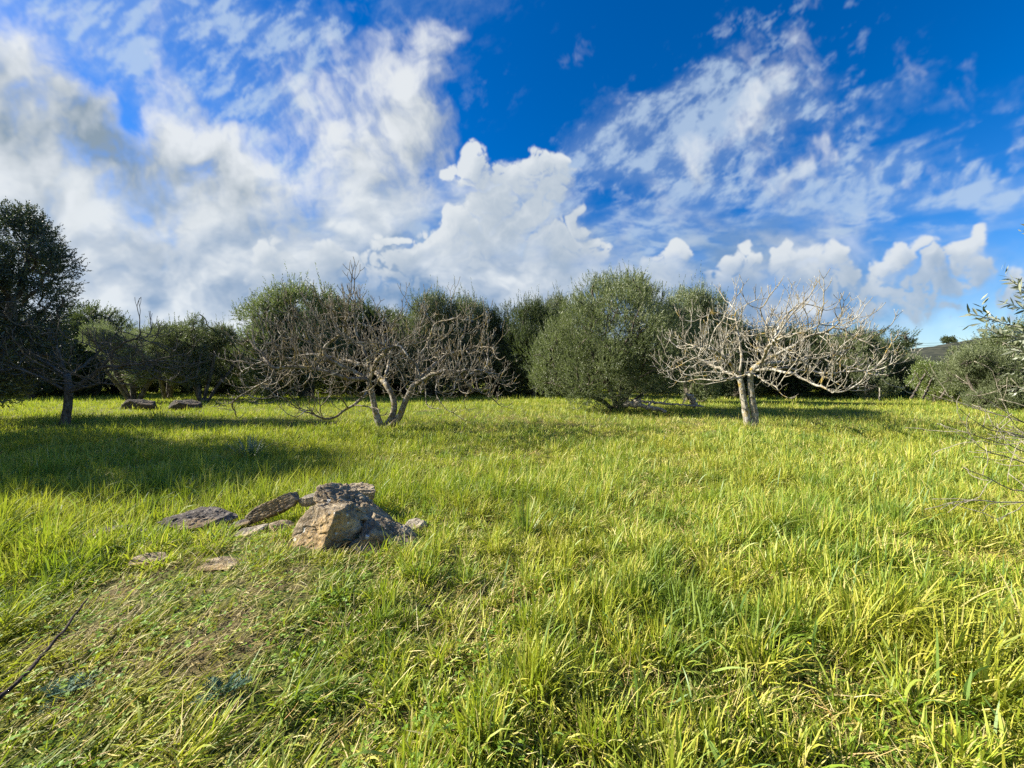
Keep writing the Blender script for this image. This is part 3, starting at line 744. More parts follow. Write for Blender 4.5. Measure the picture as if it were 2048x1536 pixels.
def copy_thing(src, loc, label, rz=0.0, scale=(1, 1, 1), mat=None):
    c = src.copy(); link(c); c.location = loc; c.rotation_euler = (0, 0, rz); c.scale = scale; c['label'] = label
    for ch in list(src.children):
        k = ch.copy(); link(k, c)
        if mat and ch.name.startswith('crown'):
            k.material_slots[0].link = 'OBJECT'; k.material_slots[0].material = MAT[mat]
    return c

# central olive: a big rounded silver-green mass lit from the left
D0 = 18.6
def lobe_px(px, py, rpx, dy, ry=None, rz=None, D=D0, cx=1235):
    s = D/F; rpx *= 1.12; return ((px-cx)*s, dy, EYE+(HOR-py)*s, rpx*s, (ry or rpx*s), (rz or rpx)*s if rz else rpx*s)
lob = [lobe_px(1240, 650, 82, .2), lobe_px(1160, 690, 72, -.6), lobe_px(1115, 720, 60, -.3), lobe_px(1180, 740, 62, -1.4), lobe_px(1205, 605, 50, .2), lobe_px(1255, 600, 47, .6),
       lobe_px(1300, 640, 58, .4), lobe_px(1335, 690, 62, .6), lobe_px(1365, 650, 46, 1.2), lobe_px(1385, 700, 48, 1.2), lobe_px(1345, 750, 44, .6), lobe_px(1270, 715, 62, -1.5), lobe_px(1310, 745, 50, .2), lobe_px(1225, 660, 70, -2.0), lobe_px(1240, 700, 80, 2.2),
       lobe_px(1100, 758, 34, .2), lobe_px(1215, 778, 36, -.8)]
loc = world_at(1235, 758, D0); loc[2] = hz(loc[0], D0)
S = [[(0, 0, 0), (-.25, 0, .8), (-.7, .1, 1.8), (-1.2, 0, 2.8)], [(.1, .1, 0), (.5, 0, .9), (1.1, .1, 2.0), (1.5, .2, 3.2)], [(.0, -.1, 0), (.1, -.3, 1.0), (0, -.6, 2.2)],
     [(.25, .1, 0), (.9, .3, .5), (1.7, .5, 1.0)], [(-.2, 0, 0), (-.8, -.2, .5), (-1.8, -.5, .9), (-2.6, -.6, 1.2)]]
rs = np.random.RandomState(6); big = list(lob)
for i in range(46):
    b = big[rs.randint(len(big))]; d = norm(rs.normal(size=3)+np.array([-.1, -.5, .25])); q = rs.uniform(.22, .36)
    lob.append((b[0]+d[0]*b[3]*.92, b[1]+d[1]*b[4]*.92, max(.5, b[2]+d[2]*b[5]*.92), b[3]*q, b[4]*q, b[5]*q*1.1))
dat = olive_mesh(31, lob, 19000, .115, .024, S, nleaf=13, shoot=.42, gap=.36, up=.85, spread=.55, trunk_r=.24, whips=260, leaf_att=2)
leafy_tree('olive_tree', tuple(loc), dat, 'large rounded silver green olive tree standing alone between the bare fig trees', group='olive trees')

# generic variants, about 6 m tall with foliage to the ground
def variant(seed, mat, hgt=6.0, w=3.0, nshoot=8500, leafL=.16, leafW=.045, **kw):
    rs = np.random.RandomState(seed); L_ = []
    for i in range(16):
        a = rs.rand()*6.28; q = rs.uniform(.15, .75)*w; z = rs.uniform(.12, .80)*hgt; r_ = rs.uniform(.34, .55)*w*(1.12-.35*z/hgt)
        L_.append((q*math.cos(a), q*math.sin(a), z, r_, r_, r_*.95))
    for i in range(4):
        a = rs.rand()*6.28; L_.append((.3*w*math.cos(a), .3*w*math.sin(a), hgt*rs.uniform(.78, .88), .36*w, .36*w, .12*hgt+.25))
    for i in range(26):
        b = L_[rs.randint(len(L_))]; d = norm(rs.normal(size=3)+np.array([0, 0, .35])); q = rs.uniform(.25, .45)
        L_.append((b[0]+d[0]*b[3], b[1]+d[1]*b[4], max(.4, b[2]+d[2]*b[5]), b[3]*q, b[4]*q, b[5]*q*1.3))
    S = [[(rs.uniform(-.3, .3), rs.uniform(-.3, .3), 0), (rs.uniform(-.6, .6), rs.uniform(-.5, .5), 1.1), (rs.uniform(-1.2, 1.2), rs.uniform(-1, 1), 2.6)] for _ in range(3)]
    kw.setdefault('shoot', .55); kw.setdefault('whips', nshoot//40)
    return olive_mesh(seed, L_, nshoot, leafL, leafW, S, nleaf=10, mat_leaf=mat, trunk_r=.2, **kw)
def raised(seed, gap):
    rs = np.random.RandomState(seed); L_ = []; w = 3.0; hgt = 6.0
    for i in range(20):
        a = rs.rand()*6.28; q = rs.uniform(.2, .85)*w; r_ = rs.uniform(.22, .40)*w
        L_.append((q*math.cos(a), q*math.sin(a), rs.uniform(.26, .84)*hgt, r_, r_, r_*.85))
    for i in range(30):
        b = L_[rs.randint(20)]; d = norm(rs.normal(size=3)+np.array([0, 0, .3])); q = rs.uniform(.25, .45)
        L_.append((b[0]+d[0]*b[3], b[1]+d[1]*b[4], max(.9, b[2]+d[2]*b[5]), b[3]*q, b[4]*q, b[5]*q*1.4))
    S = [[(x, y, 0), (x*3, y*2, 1.1), (x*6, y*4, 2.3), (x*8, y*5, 3.6)] for x, y in ((-.15, .1), (.2, -.1), (.05, .2), (-.3, -.15))]
    return olive_mesh(seed, L_, 7500, .15, .042, S, nleaf=10, mat_leaf='olive_pale', trunk_r=.24, gap=gap, shoot=.5, whips=220, leaf_att=1.6)
VF = raised(201, .52)
VA = variant(101, 'olive'); VB = variant(102, 'olive_grey', gap=.48); VC = variant(103, 'olive_dark'); VD = variant(104, 'olive_dark', gap=.5); VE = variant(105, 'bush', hgt=4.5, w=2.6)
LIB = {}
def put(v, px, top, D, wpx, label, rz, mat=None, base=None):
    """a variant placed so that its crown reaches row `top` and spans wpx columns"""
    x = (px-1024)/F*D; z0 = hz(x, D); H_ = EYE+(HOR-top)/F*D-z0; W_ = 1.32*wpx/F*D
    hgt, w = (4.5, 2.6) if v == 'VE' else (6.0, 3.0)
    sc = (W_/(2.15*w), W_/(2.15*w), H_/(hgt*1.02))
    if v not in LIB:
        LIB[v] = t = leafy_tree('bush' if v == 'VE' else 'olive_tree', (x, D, z0), globals()[v], label, 'bush' if v == 'VE' else 'tree', 'bright bushes on the right' if v == 'VE' else 'trees along the far edge of the meadow', rz)
        t.scale = sc
        if mat:
            for ch in t.children:
                if ch.name.startswith('crown'): ch.material_slots[0].link = 'OBJECT'; ch.material_slots[0].material = MAT[mat]
    else:
        t = copy_thing(LIB[v], (x, D, z0), label, rz, sc, mat or {'VF': 'olive_pale', 'VA': 'olive', 'VB': 'olive_grey', 'VC': 'olive_dark', 'VD': 'olive_dark', 'VE': 'bush'}[v])
    return t
put('VC', 180, 614, 34, 150, 'dark round topped tree behind the sparse fig tree', .4, 'olive_dark')
put('VF', 268, 634, 24, 130, 'grey green olive with thin open crown over the left boulders', 1.2)
put('VF', 405, 628, 25, 120, 'open olive on dark raised stems right of the left boulders', 3.3, 'olive_grey')
put('VF', 335, 640, 29, 100, 'smaller pale olive between the two open olives on the left', 5.1)
put('VC', 545, 590, 29, 150, 'dark green tree left of the fig tree crown, lower shoulder of the clump', 3.0, 'olive')
put('VD', 612, 568, 31, 170, 'tall dark crown just left of the middle fig tree top', .9, 'olive')
put('VA', 690, 600, 36, 160, 'dark tree hidden behind the middle fig tree top', 4.0, 'olive_dark')
put('VC', 790, 625, 37, 150, 'low dark tree behind the centre of the middle fig tree', 5.0)
put('VB', 862, 584, 33, 120, 'greyish crown with pointed tip right of the middle fig tree top', 2.0)
put('VD', 925, 592, 34, 130, 'broad grey green crown behind the right half of the middle fig tree', 1.1, 'olive_grey')
put('VC', 988, 615, 35, 100, 'small dark crown just left of the gap before the big olive', 3.6)
put('VA', 1068, 600, 32, 110, 'olive crown touching the left edge of the big central olive', 5.3, 'olive_dark')
put('VB', 1120, 590, 34, 100, 'thin topped olive peeping over the left shoulder of the central olive', .2)
put('VA', 1378, 575, 25, 105, 'olive with square green top right behind the central olive', 2.9, 'olive')
put('VD', 1415, 596, 30, 95, 'dark crown touching the pale fig tree on its left side', 4.4)
put('VC', 1470, 640, 33, 130, 'dark low tree behind the left part of the pale fig tree', 1.9)
put('VD', 1560, 652, 34, 150, 'dark tree behind the middle of the pale fig tree', 2.2)
put('VA', 1660, 668, 33, 130, 'olive behind the right branches of the pale fig tree', 3.3, 'olive')
put('VB', 1728, 656, 30, 95, 'rounded olive at the right end of the pale fig tree', 4.8, 'olive')
put('VE', 1822, 712, 31, 62, 'green bush with dark base right of the rounded olive', .7, 'olive')
put('VE', 1868, 726, 25, 78, 'bright yellow green bush below the distant hill', 2.7)
put('VA', 2020, 672, 21, 150, 'wide olive green thicket tree at the right edge of the meadow', 1.4, 'olive')
put('VA', 1962, 694, 18.5, 92, 'low olive green bushy tree just inside the right edge', .6, 'olive')
put('VB', 2080, 640, 19, 210, 'olive cut by the right picture edge behind the near branches', 3.9, 'olive')
put('VD', 2320, 620, 19, 260, 'olive outside the meadow corner far right', 5.1, 'olive')
put('VD', 70, 640, 30, 170, 'dark tree filling the gap behind the near evergreen', 5.9)
put('VC', -120, 600, 32, 260, 'dark tree far left beyond the near evergreen', 1.7)
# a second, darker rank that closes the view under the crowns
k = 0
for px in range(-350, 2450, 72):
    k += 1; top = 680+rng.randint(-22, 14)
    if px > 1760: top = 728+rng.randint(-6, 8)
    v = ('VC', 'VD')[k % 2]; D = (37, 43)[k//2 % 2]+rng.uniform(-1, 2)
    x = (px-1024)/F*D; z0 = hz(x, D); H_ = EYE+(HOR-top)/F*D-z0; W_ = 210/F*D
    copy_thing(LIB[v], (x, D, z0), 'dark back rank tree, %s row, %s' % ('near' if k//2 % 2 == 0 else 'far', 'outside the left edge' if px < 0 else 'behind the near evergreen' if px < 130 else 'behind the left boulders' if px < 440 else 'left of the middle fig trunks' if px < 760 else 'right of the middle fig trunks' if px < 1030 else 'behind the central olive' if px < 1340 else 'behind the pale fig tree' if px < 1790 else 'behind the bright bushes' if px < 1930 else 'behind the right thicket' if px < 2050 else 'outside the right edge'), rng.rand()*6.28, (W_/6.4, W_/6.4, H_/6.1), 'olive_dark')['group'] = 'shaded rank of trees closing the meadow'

# dark evergreen on the left, with broader leaves
rs = np.random.RandomState(77); LB = []
cx_, D_ = -20.4, 14.5
def lb_px(px, py, rpx, dy): s = D_/F; return ((px-1024)*s-cx_, dy, EYE+(HOR-py)*s, rpx*s, rpx*s, rpx*s)
LB = [lb_px(40, 490, 62, 0), lb_px(95, 535, 48, -.6), lb_px(20, 560, 80, .2), lb_px(60, 620, 80, -.4), lb_px(40, 700, 75, 0), lb_px(-40, 470, 80, .5), lb_px(-110, 560, 100, 0), lb_px(-90, 660, 100, .4), lb_px(-160, 480, 70, -.5), lb_px(120, 525, 26, .1), lb_px(-30, 740, 70, .2), lb_px(45, 440, 28, .2)]
dat = olive_mesh(78, LB, 11000, .095, .042, [[(0, 0, 0), (.1, 0, 1.4), (-.3, .1, 2.8)], [(.1, 0, 0), (.9, 0, 1.6), (1.6, -.2, 3.0)], [(0, .1, 0), (-.9, .2, 1.6)]], nleaf=12, shoot=.42, gap=.50, mat_leaf='oak', up=.5, spread=.9, trunk_r=.28, leaf_att=1.5)
ev = leafy_tree('evergreen_tree', (cx_, D_, hz(cx_, D_)), dat, 'near black evergreen tree rising at the left edge of the picture', group='dark evergreens on the left')
# its neighbour stands just outside the picture and throws the long shadow over the grass
copy_thing(LIB['VB'], (-18.6, 8.9, hz(-18.6, 8.9)), 'grey olive just outside the left picture edge that shades the grass', 2.0, (1.3, 1.3, 1.5))

# ------------------------------------------------------------------ near olive on the right edge
def strips(B, D_, L_, W_, S_, seg, bend, prof=None, tipatt=True):
    """curved blades: (n) bases, unit start direction, length, width, side vectors; bend = radians turned towards -Z"""
    n = len(B); t = np.linspace(0, 1, seg+1); V_ = np.empty((n, seg+1, 2, 3), np.float32); p = B.astype(np.float64).copy(); d = D_.copy()
    down = np.array([0, 0, -1.]); pr = prof if prof is not None else (np.minimum(1, .55+t*1.8)*np.sqrt(np.clip(1-t**2.2, 0, 1))+.02)
    for k in range(seg+1):
        V_[:, k, 0] = p-S_*(W_*pr[k]*.5)[:, None]; V_[:, k, 1] = p+S_*(W_*pr[k]*.5)[:, None]
        p = p+d*(L_/seg)[:, None]; d = norm(d+down*(bend/seg*(.35+1.3*t[k]))[:, None])
    i = np.arange(n*(seg+1)*2).reshape(n, seg+1, 2)
    Q = np.stack([i[:, :-1, 0], i[:, :-1, 1], i[:, 1:, 1], i[:, 1:, 0]], -1).reshape(-1, 4)
    tip = np.broadcast_to(t[None, :, None], (n, seg+1, 2)).ravel()
    return V_.reshape(-1, 3), Q, tip
def near_olive():
    rs = np.random.RandomState(91); bx, by = 4.15, 2.35; z0 = hz(bx, by); b = np.array([bx, by, z0])
    t = empty('olive_tree', (bx, by, z0)); tag(t, 'near olive reaching in from the right edge with leafy spray and bare twigs', 'tree', 'olive trees')
    W = lambda px, py, D: world_at(px, py, D)-b
    limbs = [[(0, 0, 0), (-.1, 0, .6), (.05, .05, 1.3), (.2, .1, 2.0)]]
    leafy = [[W(2420, 780, 2.2), W(2200, 720, 2.0), W(2075, 665, 1.95), W(1990, 640, 1.95), W(1938, 627, 1.95)],
             [W(2200, 720, 2.0), W(2110, 630, 2.05), W(2050, 580, 2.05), W(2020, 560, 2.05)],
             [W(2140, 700, 1.9), W(2070, 680, 1.9), W(2010, 672, 1.9), W(1972, 657, 1.9)],
             [W(2160, 760, 2.1), W(2080, 715, 2.1), W(2022, 700, 2.1)],
             [W(2120, 640, 2.0), W(2070, 625, 2.0), W(2010, 605, 1.98)],
             [W(2420, 700, 2.3), W(2240, 560, 2.4), W(2130, 520, 2.4)], [W(2420, 700, 2.3), W(2300, 620, 2.0), W(2180, 600, 2.0)]]
    bare = [[W(2420, 960, 2.4), W(2200, 900, 2.4), W(2048, 845, 2.45), W(1975, 800, 2.5), W(1940, 790, 2.5)],
            [W(2048, 845, 2.45), W(1940, 812, 2.55), W(1878, 783, 2.6)], [W(2200, 900, 2.4), W(2050, 865, 2.4), W(2000, 790, 2.4), W(1992, 760, 2.4)],
            [W(2200, 960, 2.3), W(2040, 900, 2.3), W(1950, 870, 2.3), W(1925, 862, 2.3)], [W(2200, 960, 2.3), W(2030, 920, 2.3), W(1960, 895, 2.3), W(1932, 852, 2.3)],
            [W(2250, 960, 2.2), W(2060, 880, 2.2), W(1985, 850, 2.2), W(1975, 826, 2.2)], [W(2060, 880, 2.2), W(2010, 890, 2.25), W(1965, 882, 2.25)],
            [W(2300, 1040, 2.1), W(2100, 1000, 2.1), W(2040, 1005, 2.1), W(1950, 1000, 2.1), W(1890, 1008, 2.1)], [W(2100, 1000, 2.1), W(2045, 985, 2.1), W(1985, 958, 2.1), W(1925, 935, 2.1)],
            [W(2100, 1000, 2.1), W(2050, 1010, 2.0), W(2000, 1040, 2.0)], [W(2180, 900, 2.2), W(2090, 820, 2.2), W(2040, 780, 2.2), W(2022, 757, 2.2)],
            [W(2160, 840, 2.3), W(2100, 770, 2.3), W(2052, 745, 2.3)], [W(2150, 930, 2.2), W(2040, 870, 2.15), W(1985, 862, 2.15), W(1950, 842, 2.15)]]
    P, par = skeleton([limbs[0]], .12); P = list(P); par = list(par)
    rad0 = {}
    for l in leafy+bare:
        r_ = resample(l, .06); r_[1:-1] += rs.normal(size=(len(r_)-2, 3))*.004
        d = np.linalg.norm(np.array(P)-r_[0], axis=1); j = int(d.argmin())
        if d[j] > .2:
            # run a limb back to the trunk
            q = resample([P[j], (np.array(P[j])+r_[0])/2+np.array([0, 0, .1]), r_[0]], .12)[1:]
            for p in q: P.append(p); par.append(j); j = len(P)-1
        for p in r_[1:]: P.append(p); par.append(j); j = len(P)-1
    P = np.array(P); par = np.array(par)
    # fine side twigs on the bare limbs
    newP, newpar = [], []; n0 = len(P)
    for i in range(25, n0):
        if rs.rand() < .55 and P[i, 2]+z0 < 1.75 and P[i, 0]+bx < 3.6:
            d = P[i]-P[par[i]]; d = norm(d)+rs.normal(size=3)*.55+np.array([-.15, 0, 0]); pr = i; p = P[i].copy()
            for k in range(rs.randint(3, 8)):
                d = norm(d+rs.normal(size=3)*.18); p = p+d*.035; newP.append(p.copy()); newpar.append(pr); pr = n0+len(newP)-1
    P = np.concatenate([P, newP]); par = np.concatenate([par, newpar]).astype(int)
    rad = radii(P, par, .0019, 2.55); rad[:18] = np.maximum(rad[:18], np.linspace(.09, .05, 18))
    chs = chains(P, par, rad); V_, Q = tubes(P, rad, [c for c in chs if c[0] < 18 and len(c) > 8][:1], sides, .1, rs, False)
    m = mat_bark('grey_olive_twig', (.42, .38, .29), (.22, .19, .14), None, scale=3)
    mesh_np('trunk', V_, Q, m, t, smooth=True)
    V_, Q = tubes(P, rad, [c for c in chs if not (c[0] < 18 and len(c) > 8 and c is chs[0])], sides, .0, rs); mesh_np('branch', V_, Q, m, t, smooth=True)
    # leaves in opposite pairs on the leafy shoots, plus a crown outside the frame
    A, Dd = [], []
    for l in leafy:
        r_ = resample(l, .018); tg = norm(np.gradient(r_, axis=0)); k0 = int(len(r_)*.25)
        for i in range(k0, len(r_)):
            for s_ in (0, 1): A.append(r_[i]); Dd.append(tg[i])
        for i in range(k0, len(r_)-5, 4):                                  # side shoots
            d = norm(tg[i]*.8+rs.normal(size=3)*.6+np.array([0, 0, .25])); p = r_[i].copy(); L_ = rs.uniform(.06, .16)
            for q in np.arange(0, L_, .014): A.append(p+d*q); Dd.append(d)
    A = np.array(A); Dd = np.array(Dd); n = len(A)
    out = norm(np.cross(Dd, norm(rs.normal(size=(n, 3))))); d = norm(Dd*.75+out*.75+np.array([0, 0, .12])); S_ = norm(np.cross(d, norm(rs.normal(size=(n, 3)))))
    V1, Q1, _ = strips(A, d, rs.uniform(.035, .062, n), rs.uniform(.008, .012, n), S_, 3, rs.uniform(-.3, .5, n), prof=np.array([.15, .9, .85, .05]))
    rs2 = np.random.RandomState(5)
    C, N_ = crown_points([(.5, .2, 2.2, 1.0, .9, .8), (.7, .9, 1.7, .9, .9, .7), (.6, -.2, 1.4, .7, .8, .6)], 1500, rs2)
    ok = (C[:, 0]+bx) > (C[:, 1]+by)*1.42; C, N_ = C[ok], N_[ok]
    V2, Q2 = shoots(C, N_+np.array([0, 0, .5]), np.full(len(C), .3), 14, .055, .012, rs2, .7)
    V_ = np.concatenate([V1, V2]); Q = np.concatenate([Q1, Q2+len(V1)])
    m = mat_foliage('silver_olive_leaf', [(0, (.08, .11, .05)), (.5, (.15, .18, .09)), (1, (.30, .32, .21))], (.42, .44, .36), trans=.15, gloss=.06, rough=.5)
    mesh_np('crown', V_, Q, m, t)
near_olive()

# ------------------------------------------------------------------ grass
SX = 1.62                                   # half width of the sown wedge at distance 1
def sow(n, D0, D1, a, rs, dens=None):
    """n random ground points in a wedge, density falling as D**-a"""
    u = rs.rand(n); e = 2-a; D = (D0**e+(D1**e-D0**e)*u)**(1/e) if abs(e) > 1e-3 else D0*(D1/D0)**u
    x = rs.uniform(-1, 1, n)*(SX*D+.9); return x, D
def inside_rock(x, y):
    m_ = np.zeros(len(x), bool)
    for hx, hy, rx, ry, a in HOLES:
        c, s = math.cos(a), math.sin(a); dx, dy = x-hx, y-hy; p = (dx*c-dy*s)/rx; q = (dx*s+dy*c)/ry; m_ |= (p*p+q*q) < 1
    return m_
def flat_patch(x, y):     # trampled dry corner on the left in front of the stones
    n = (fbm(x*1.6, y*1.6, 4, .55, 81)-.5)*2.6
    return np.clip(np.exp(-((x+2.15)/1.45)**2-((y-2.25)/1.0)**2)*.85+.6*np.exp(-((x+1.5)/.8)**2-((y-1.6)/.5)**2)+n*1.1*np.exp(-((x+1.8)/2.4)**2-((y-2.4)/1.6)**2), 0, 1)
def bare(x, y): return sstep(.50, .60, fbm(x*2.4+9, y*2.4, 4, .55, 90))*np.clip(flat_patch(x, y)*2-.3, 0, 1)
def near_heap(x, y): return np.exp(-np.clip(((x+1.75)/1.9)**2+((y-3.85)/.6)**2, 0, 30)**2)
def flow(x, y): return 6.0*(fbm(x*.45, y*.45, 3, .5, 82)-.5)
def lush(x, y): return fbm(x*.75+4, y*.75, 4, .55, 83)
def make_blades(n, D0, D1, a, seg, rs, Lf, Wf, kind):
    x, y = sow(n, D0, D1, a, rs)
    if kind != 'low':
        # tufts: pull blades towards clump centres
        cxn = np.floor(x/.11+fbm(x*2, y*2, 2, .5, 84)*2); cyn = np.floor(y/.11+fbm(x*2, y*2, 2, .5, 85)*2)
        hsh = np.sin(cxn*127.1+cyn*311.7)*43758.5453; hsh = hsh-np.floor(hsh); hs2 = np.sin(cxn*269.5+cyn*183.3)*43758.5453; hs2 -= np.floor(hs2)
    else: hsh = rs.rand(n); hs2 = rs.rand(n)
    cs = .24 if D1 <= 12 else .5                     # tussocks
    gx_, gy_ = np.floor(x/cs), np.floor(y/cs); r1 = np.sin(gx_*91.7+gy_*47.3)*9631.7; r1 -= np.floor(r1); r2 = np.sin(gx_*33.1+gy_*157.9)*5417.3; r2 -= np.floor(r2); r3 = np.sin(gx_*71.3+gy_*13.7)*7321.9; r3 -= np.floor(r3)
    ccx, ccy = (gx_+.2+.6*r1)*cs, (gy_+.2+.6*r2)*cs; pull = rs.uniform(.0, .6, len(x))*(kind in ('main', 'long'))
    x = x+(ccx-x)*pull; y = y+(ccy-y)*pull; ox, oy = x-ccx, y-ccy; od = np.hypot(ox, oy)+1e-6; outd = np.stack([ox/od, oy/od], 1); tus = .62+.68*r3
    fp = flat_patch(x, y); lu = lush(x, y); bigc = fbm(x*3.3+2, y*3.3, 3, .55, 89)
    keep = ~inside_rock(x, y)
    bs = bare(x, y); keep &= rs.rand(n) > bs*(.85 if kind != 'dry' else .1)
    if kind == 'main': keep &= rs.rand(n) > fp*.48+.35*(hsh < .25)
    if kind == 'dry': keep &= rs.rand(n) < .45+.55*fp+.3*(lu < .42)+.25*(lu < .42)
    if kind == 'long': keep &= (fp < .35) & (lu+.25*hsh > .50)
    x, y, hsh, hs2, fp, lu, bigc, outd, tus = [v[keep] for v in (x, y, hsh, hs2, fp, lu, bigc, outd, tus)]; n = len(x)
    z = height(x, y)
    az = rs.rand(n)*2*np.pi; fl = flow(x, y)*.5+.25+(hs2-.5)*1.6
    wgt = (.30+.18*fp)[:, None]
    hd = norm(np.stack([np.cos(az), np.sin(az)], 1)*(1-wgt)+np.stack([np.cos(fl), np.sin(fl)], 1)*wgt*1.1)
    if kind in ('main', 'long'): hd = norm(hd+outd*.55*(1-.6*fp)[:, None])
    if kind == 'main':
        L_ = tus*rs.uniform(.5, 1.2, n)*(.04+.22*np.clip(lu*2.2-.55,0,1.3)+.15*hsh+.20*np.clip(bigc-.45, 0, 1))*(1-.40*fp); lean = np.abs(rs.normal(.45, .33, n))*(1+.8*np.clip((y-2.5)/4, 0, 1))+.85*fp; bend = rs.uniform(.2, 2.6, n)*(1-.4*fp)
    elif kind == 'long':
        L_ = rs.uniform(.18, .38, n)*(.7+.6*lu); lean = np.abs(rs.normal(.28, .2, n)); bend = rs.uniform(.5, 2.3, n)
    elif kind == 'dry':
        L_ = rs.uniform(.06, .19, n); ok_ = fbm(x*3.1, y*3.1, 3, .5, 88); L_ = L_*np.where(ok_ < .42, .45, 1); lean = rs.uniform(.7, 1.6, n); bend = rs.uniform(-.8, 1.4, n); z = z+rs.uniform(.0, .07, n)*(1-.6*fp)
    else:
        L_ = rs.uniform(.05, .12, n); lean = rs.uniform(.2, 1.3, n); bend = rs.uniform(0, 1.2, n)
    L_ = L_*Lf(y)*(1-.15*np.clip((y-3)/4, 0, 1))*(1-.55*near_heap(x, y)); W_ = Wf(y)*rs.uniform(.7, 1.35, n)
    d = np.stack([hd[:, 0]*np.sin(lean), hd[:, 1]*np.sin(lean), np.cos(lean)], 1)
    tw = rs.normal(0, .7, n); S0 = np.stack([-hd[:, 1], hd[:, 0], np.zeros(n)], 1); S_ = norm(S0*np.cos(tw)[:, None]+np.cross(d, S0)*np.sin(tw)[:, None])
    return strips(np.stack([x, y, z-.01], 1), d, L_, W_, S_, seg, bend)
def stuff(name, parts, mat, label):
    V_, Q, T, b = [], [], [], 0
    for v, q, t in parts: V_.append(v); Q.append(q+b); T.append(t); b += len(v)
    o = mesh_np(name, np.concatenate(V_), np.concatenate(Q), mat, attrs={'tip': np.concatenate(T)}); tag(o, label, None, kind='stuff'); return o
GR = np.random.RandomState(17); one = lambda y: 1.0
DENS = 1.0
nn = lambda v: int(v*DENS)
stuff('grass', [
    make_blades(nn(165000), .7, 4.0, .6, 5, GR, one, lambda y: .0074+0*y, 'main'),
    make_blades(nn(280000), 4.0, 12, 1.3, 3, GR, one, lambda y: .0066+.0008*(y-4), 'main'),
    make_blades(nn(300000), 12, 60, 1.75, 2, GR, lambda y: 1.0+.006*(y-12), lambda y: .011+.0011*(y-12), 'main'),
    make_blades(nn(60000), .8, 12, 1.0, 2, GR, one, lambda y: .0045+.0006*y, 'low')], G_MAIN, 'long yellow green meadow grass')
stuff('tall_grass', [make_blades(nn(6000), 1.35, 6.5, .9, 8, GR, one, lambda y: .0115+0*y, 'long'),
                     make_blades(nn(9000), 6.5, 18, 1.2, 5, GR, one, lambda y: .013+0*y, 'long')], G_BLUE, 'broad blue green grass blades standing above the meadow')
stuff('dry_grass', [make_blades(nn(64000), .8, 5, .6, 3, GR, one, lambda y: .0034+0*y, 'dry'),
                    make_blades(nn(60000), 5, 16, 1.2, 2, GR, one, lambda y: .0045+.0006*y, 'dry')], G_DRY, 'flattened tan straw between the grass blades')
def clover():
    rs = np.random.RandomState(23); x, y = sow(20000, .8, 7, .9, rs); g = fbm(x*1.8, y*1.8, 3, .5, 86)+.03*flat_patch(x, y); ok = (g > .52) & ~inside_rock(x, y); x, y = x[ok], y[ok]; n = len(x)
    z = height(x, y)+rs.uniform(.02, .12, n); B, D_, S_ = [], [], []
    for k in range(3):
        a = rs.rand(n)*.5+k*2.094+np.sin(x*50)*3; d = norm(np.stack([np.cos(a), np.sin(a), rs.uniform(-.2, .5, n)], 1)); B.append(np.stack([x, y, z], 1)); D_.append(d)
        S_.append(norm(np.cross(d, np.stack([rs.normal(0, .3, n), rs.normal(0, .3, n), np.ones(n)], 1))))
    B, D_, S_ = map(np.concatenate, (B, D_, S_)); L_ = rs.uniform(.010, .020, len(B))
    V_, Q = leaf_quads(B, D_, L_, L_*.95, S_)
    stuff('clover', [(V_, Q, np.ones(len(V_)))], G_CLOVER, 'small green clover leaves low in the grass')
clover()

# ------------------------------------------------------------------ single plants and small things
def tuft(name, px, py, n, L, W_, label, cat, mat, group=None, spread=.5, bend=(.3, 1.4), seg=6, r=.06, seed=0, parts=1):
    rs = np.random.RandomState(seed); D = ground_D(py); x = (px-1024)/F*D; z = hz(x, D)
    az = rs.rand(n)*6.28; lean = np.abs(rs.normal(spread, .25, n)); hd = np.stack([np.cos(az), np.sin(az)], 1)
    d = np.stack([hd[:, 0]*np.sin(lean), hd[:, 1]*np.sin(lean), np.cos(lean)], 1); S_ = np.stack([-hd[:, 1], hd[:, 0], np.zeros(n)], 1)
    B = np.concatenate([hd*(rs.rand(n)*r)[:, None], np.zeros((n, 1))], 1)
    V_, Q, T = strips(B, d, L*rs.uniform(.6, 1.1, n), W_*rs.uniform(.7, 1.2, n), S_, seg, rs.uniform(*bend, n))
    o = mesh_np(name, V_, Q, mat, attrs={'tip': T}); o.location = (x, D, z); tag(o, label, cat, group); return o
G_TEAL = mat_grass('blue_green_blade', [(0, (.03, .09, .055)), (.5, (.06, .14, .09)), (1, (.12, .21, .15))], trans=.25, patch=False, gloss=.14)
tuft('grass_tuft', 497, 916, 110, .55, .016, 'dark blue green tuft of strap leaves at the edge of the long shadow', 'plant', G_TEAL, seed=1, spread=.55, r=.14)
tuft('grass_tuft', 1050, 1075, 70, .40, .010, 'darker upright grass clump standing in the middle of the foreground', 'plant', G_BLUE, seed=2, spread=.3, r=.08)
tuft('grass_tuft', 1505, 862, 60, .30, .010, 'ring of grass round the foot of the pale fig tree', 'plant', G_DRY, seed=3, spread=.6, r=.25)
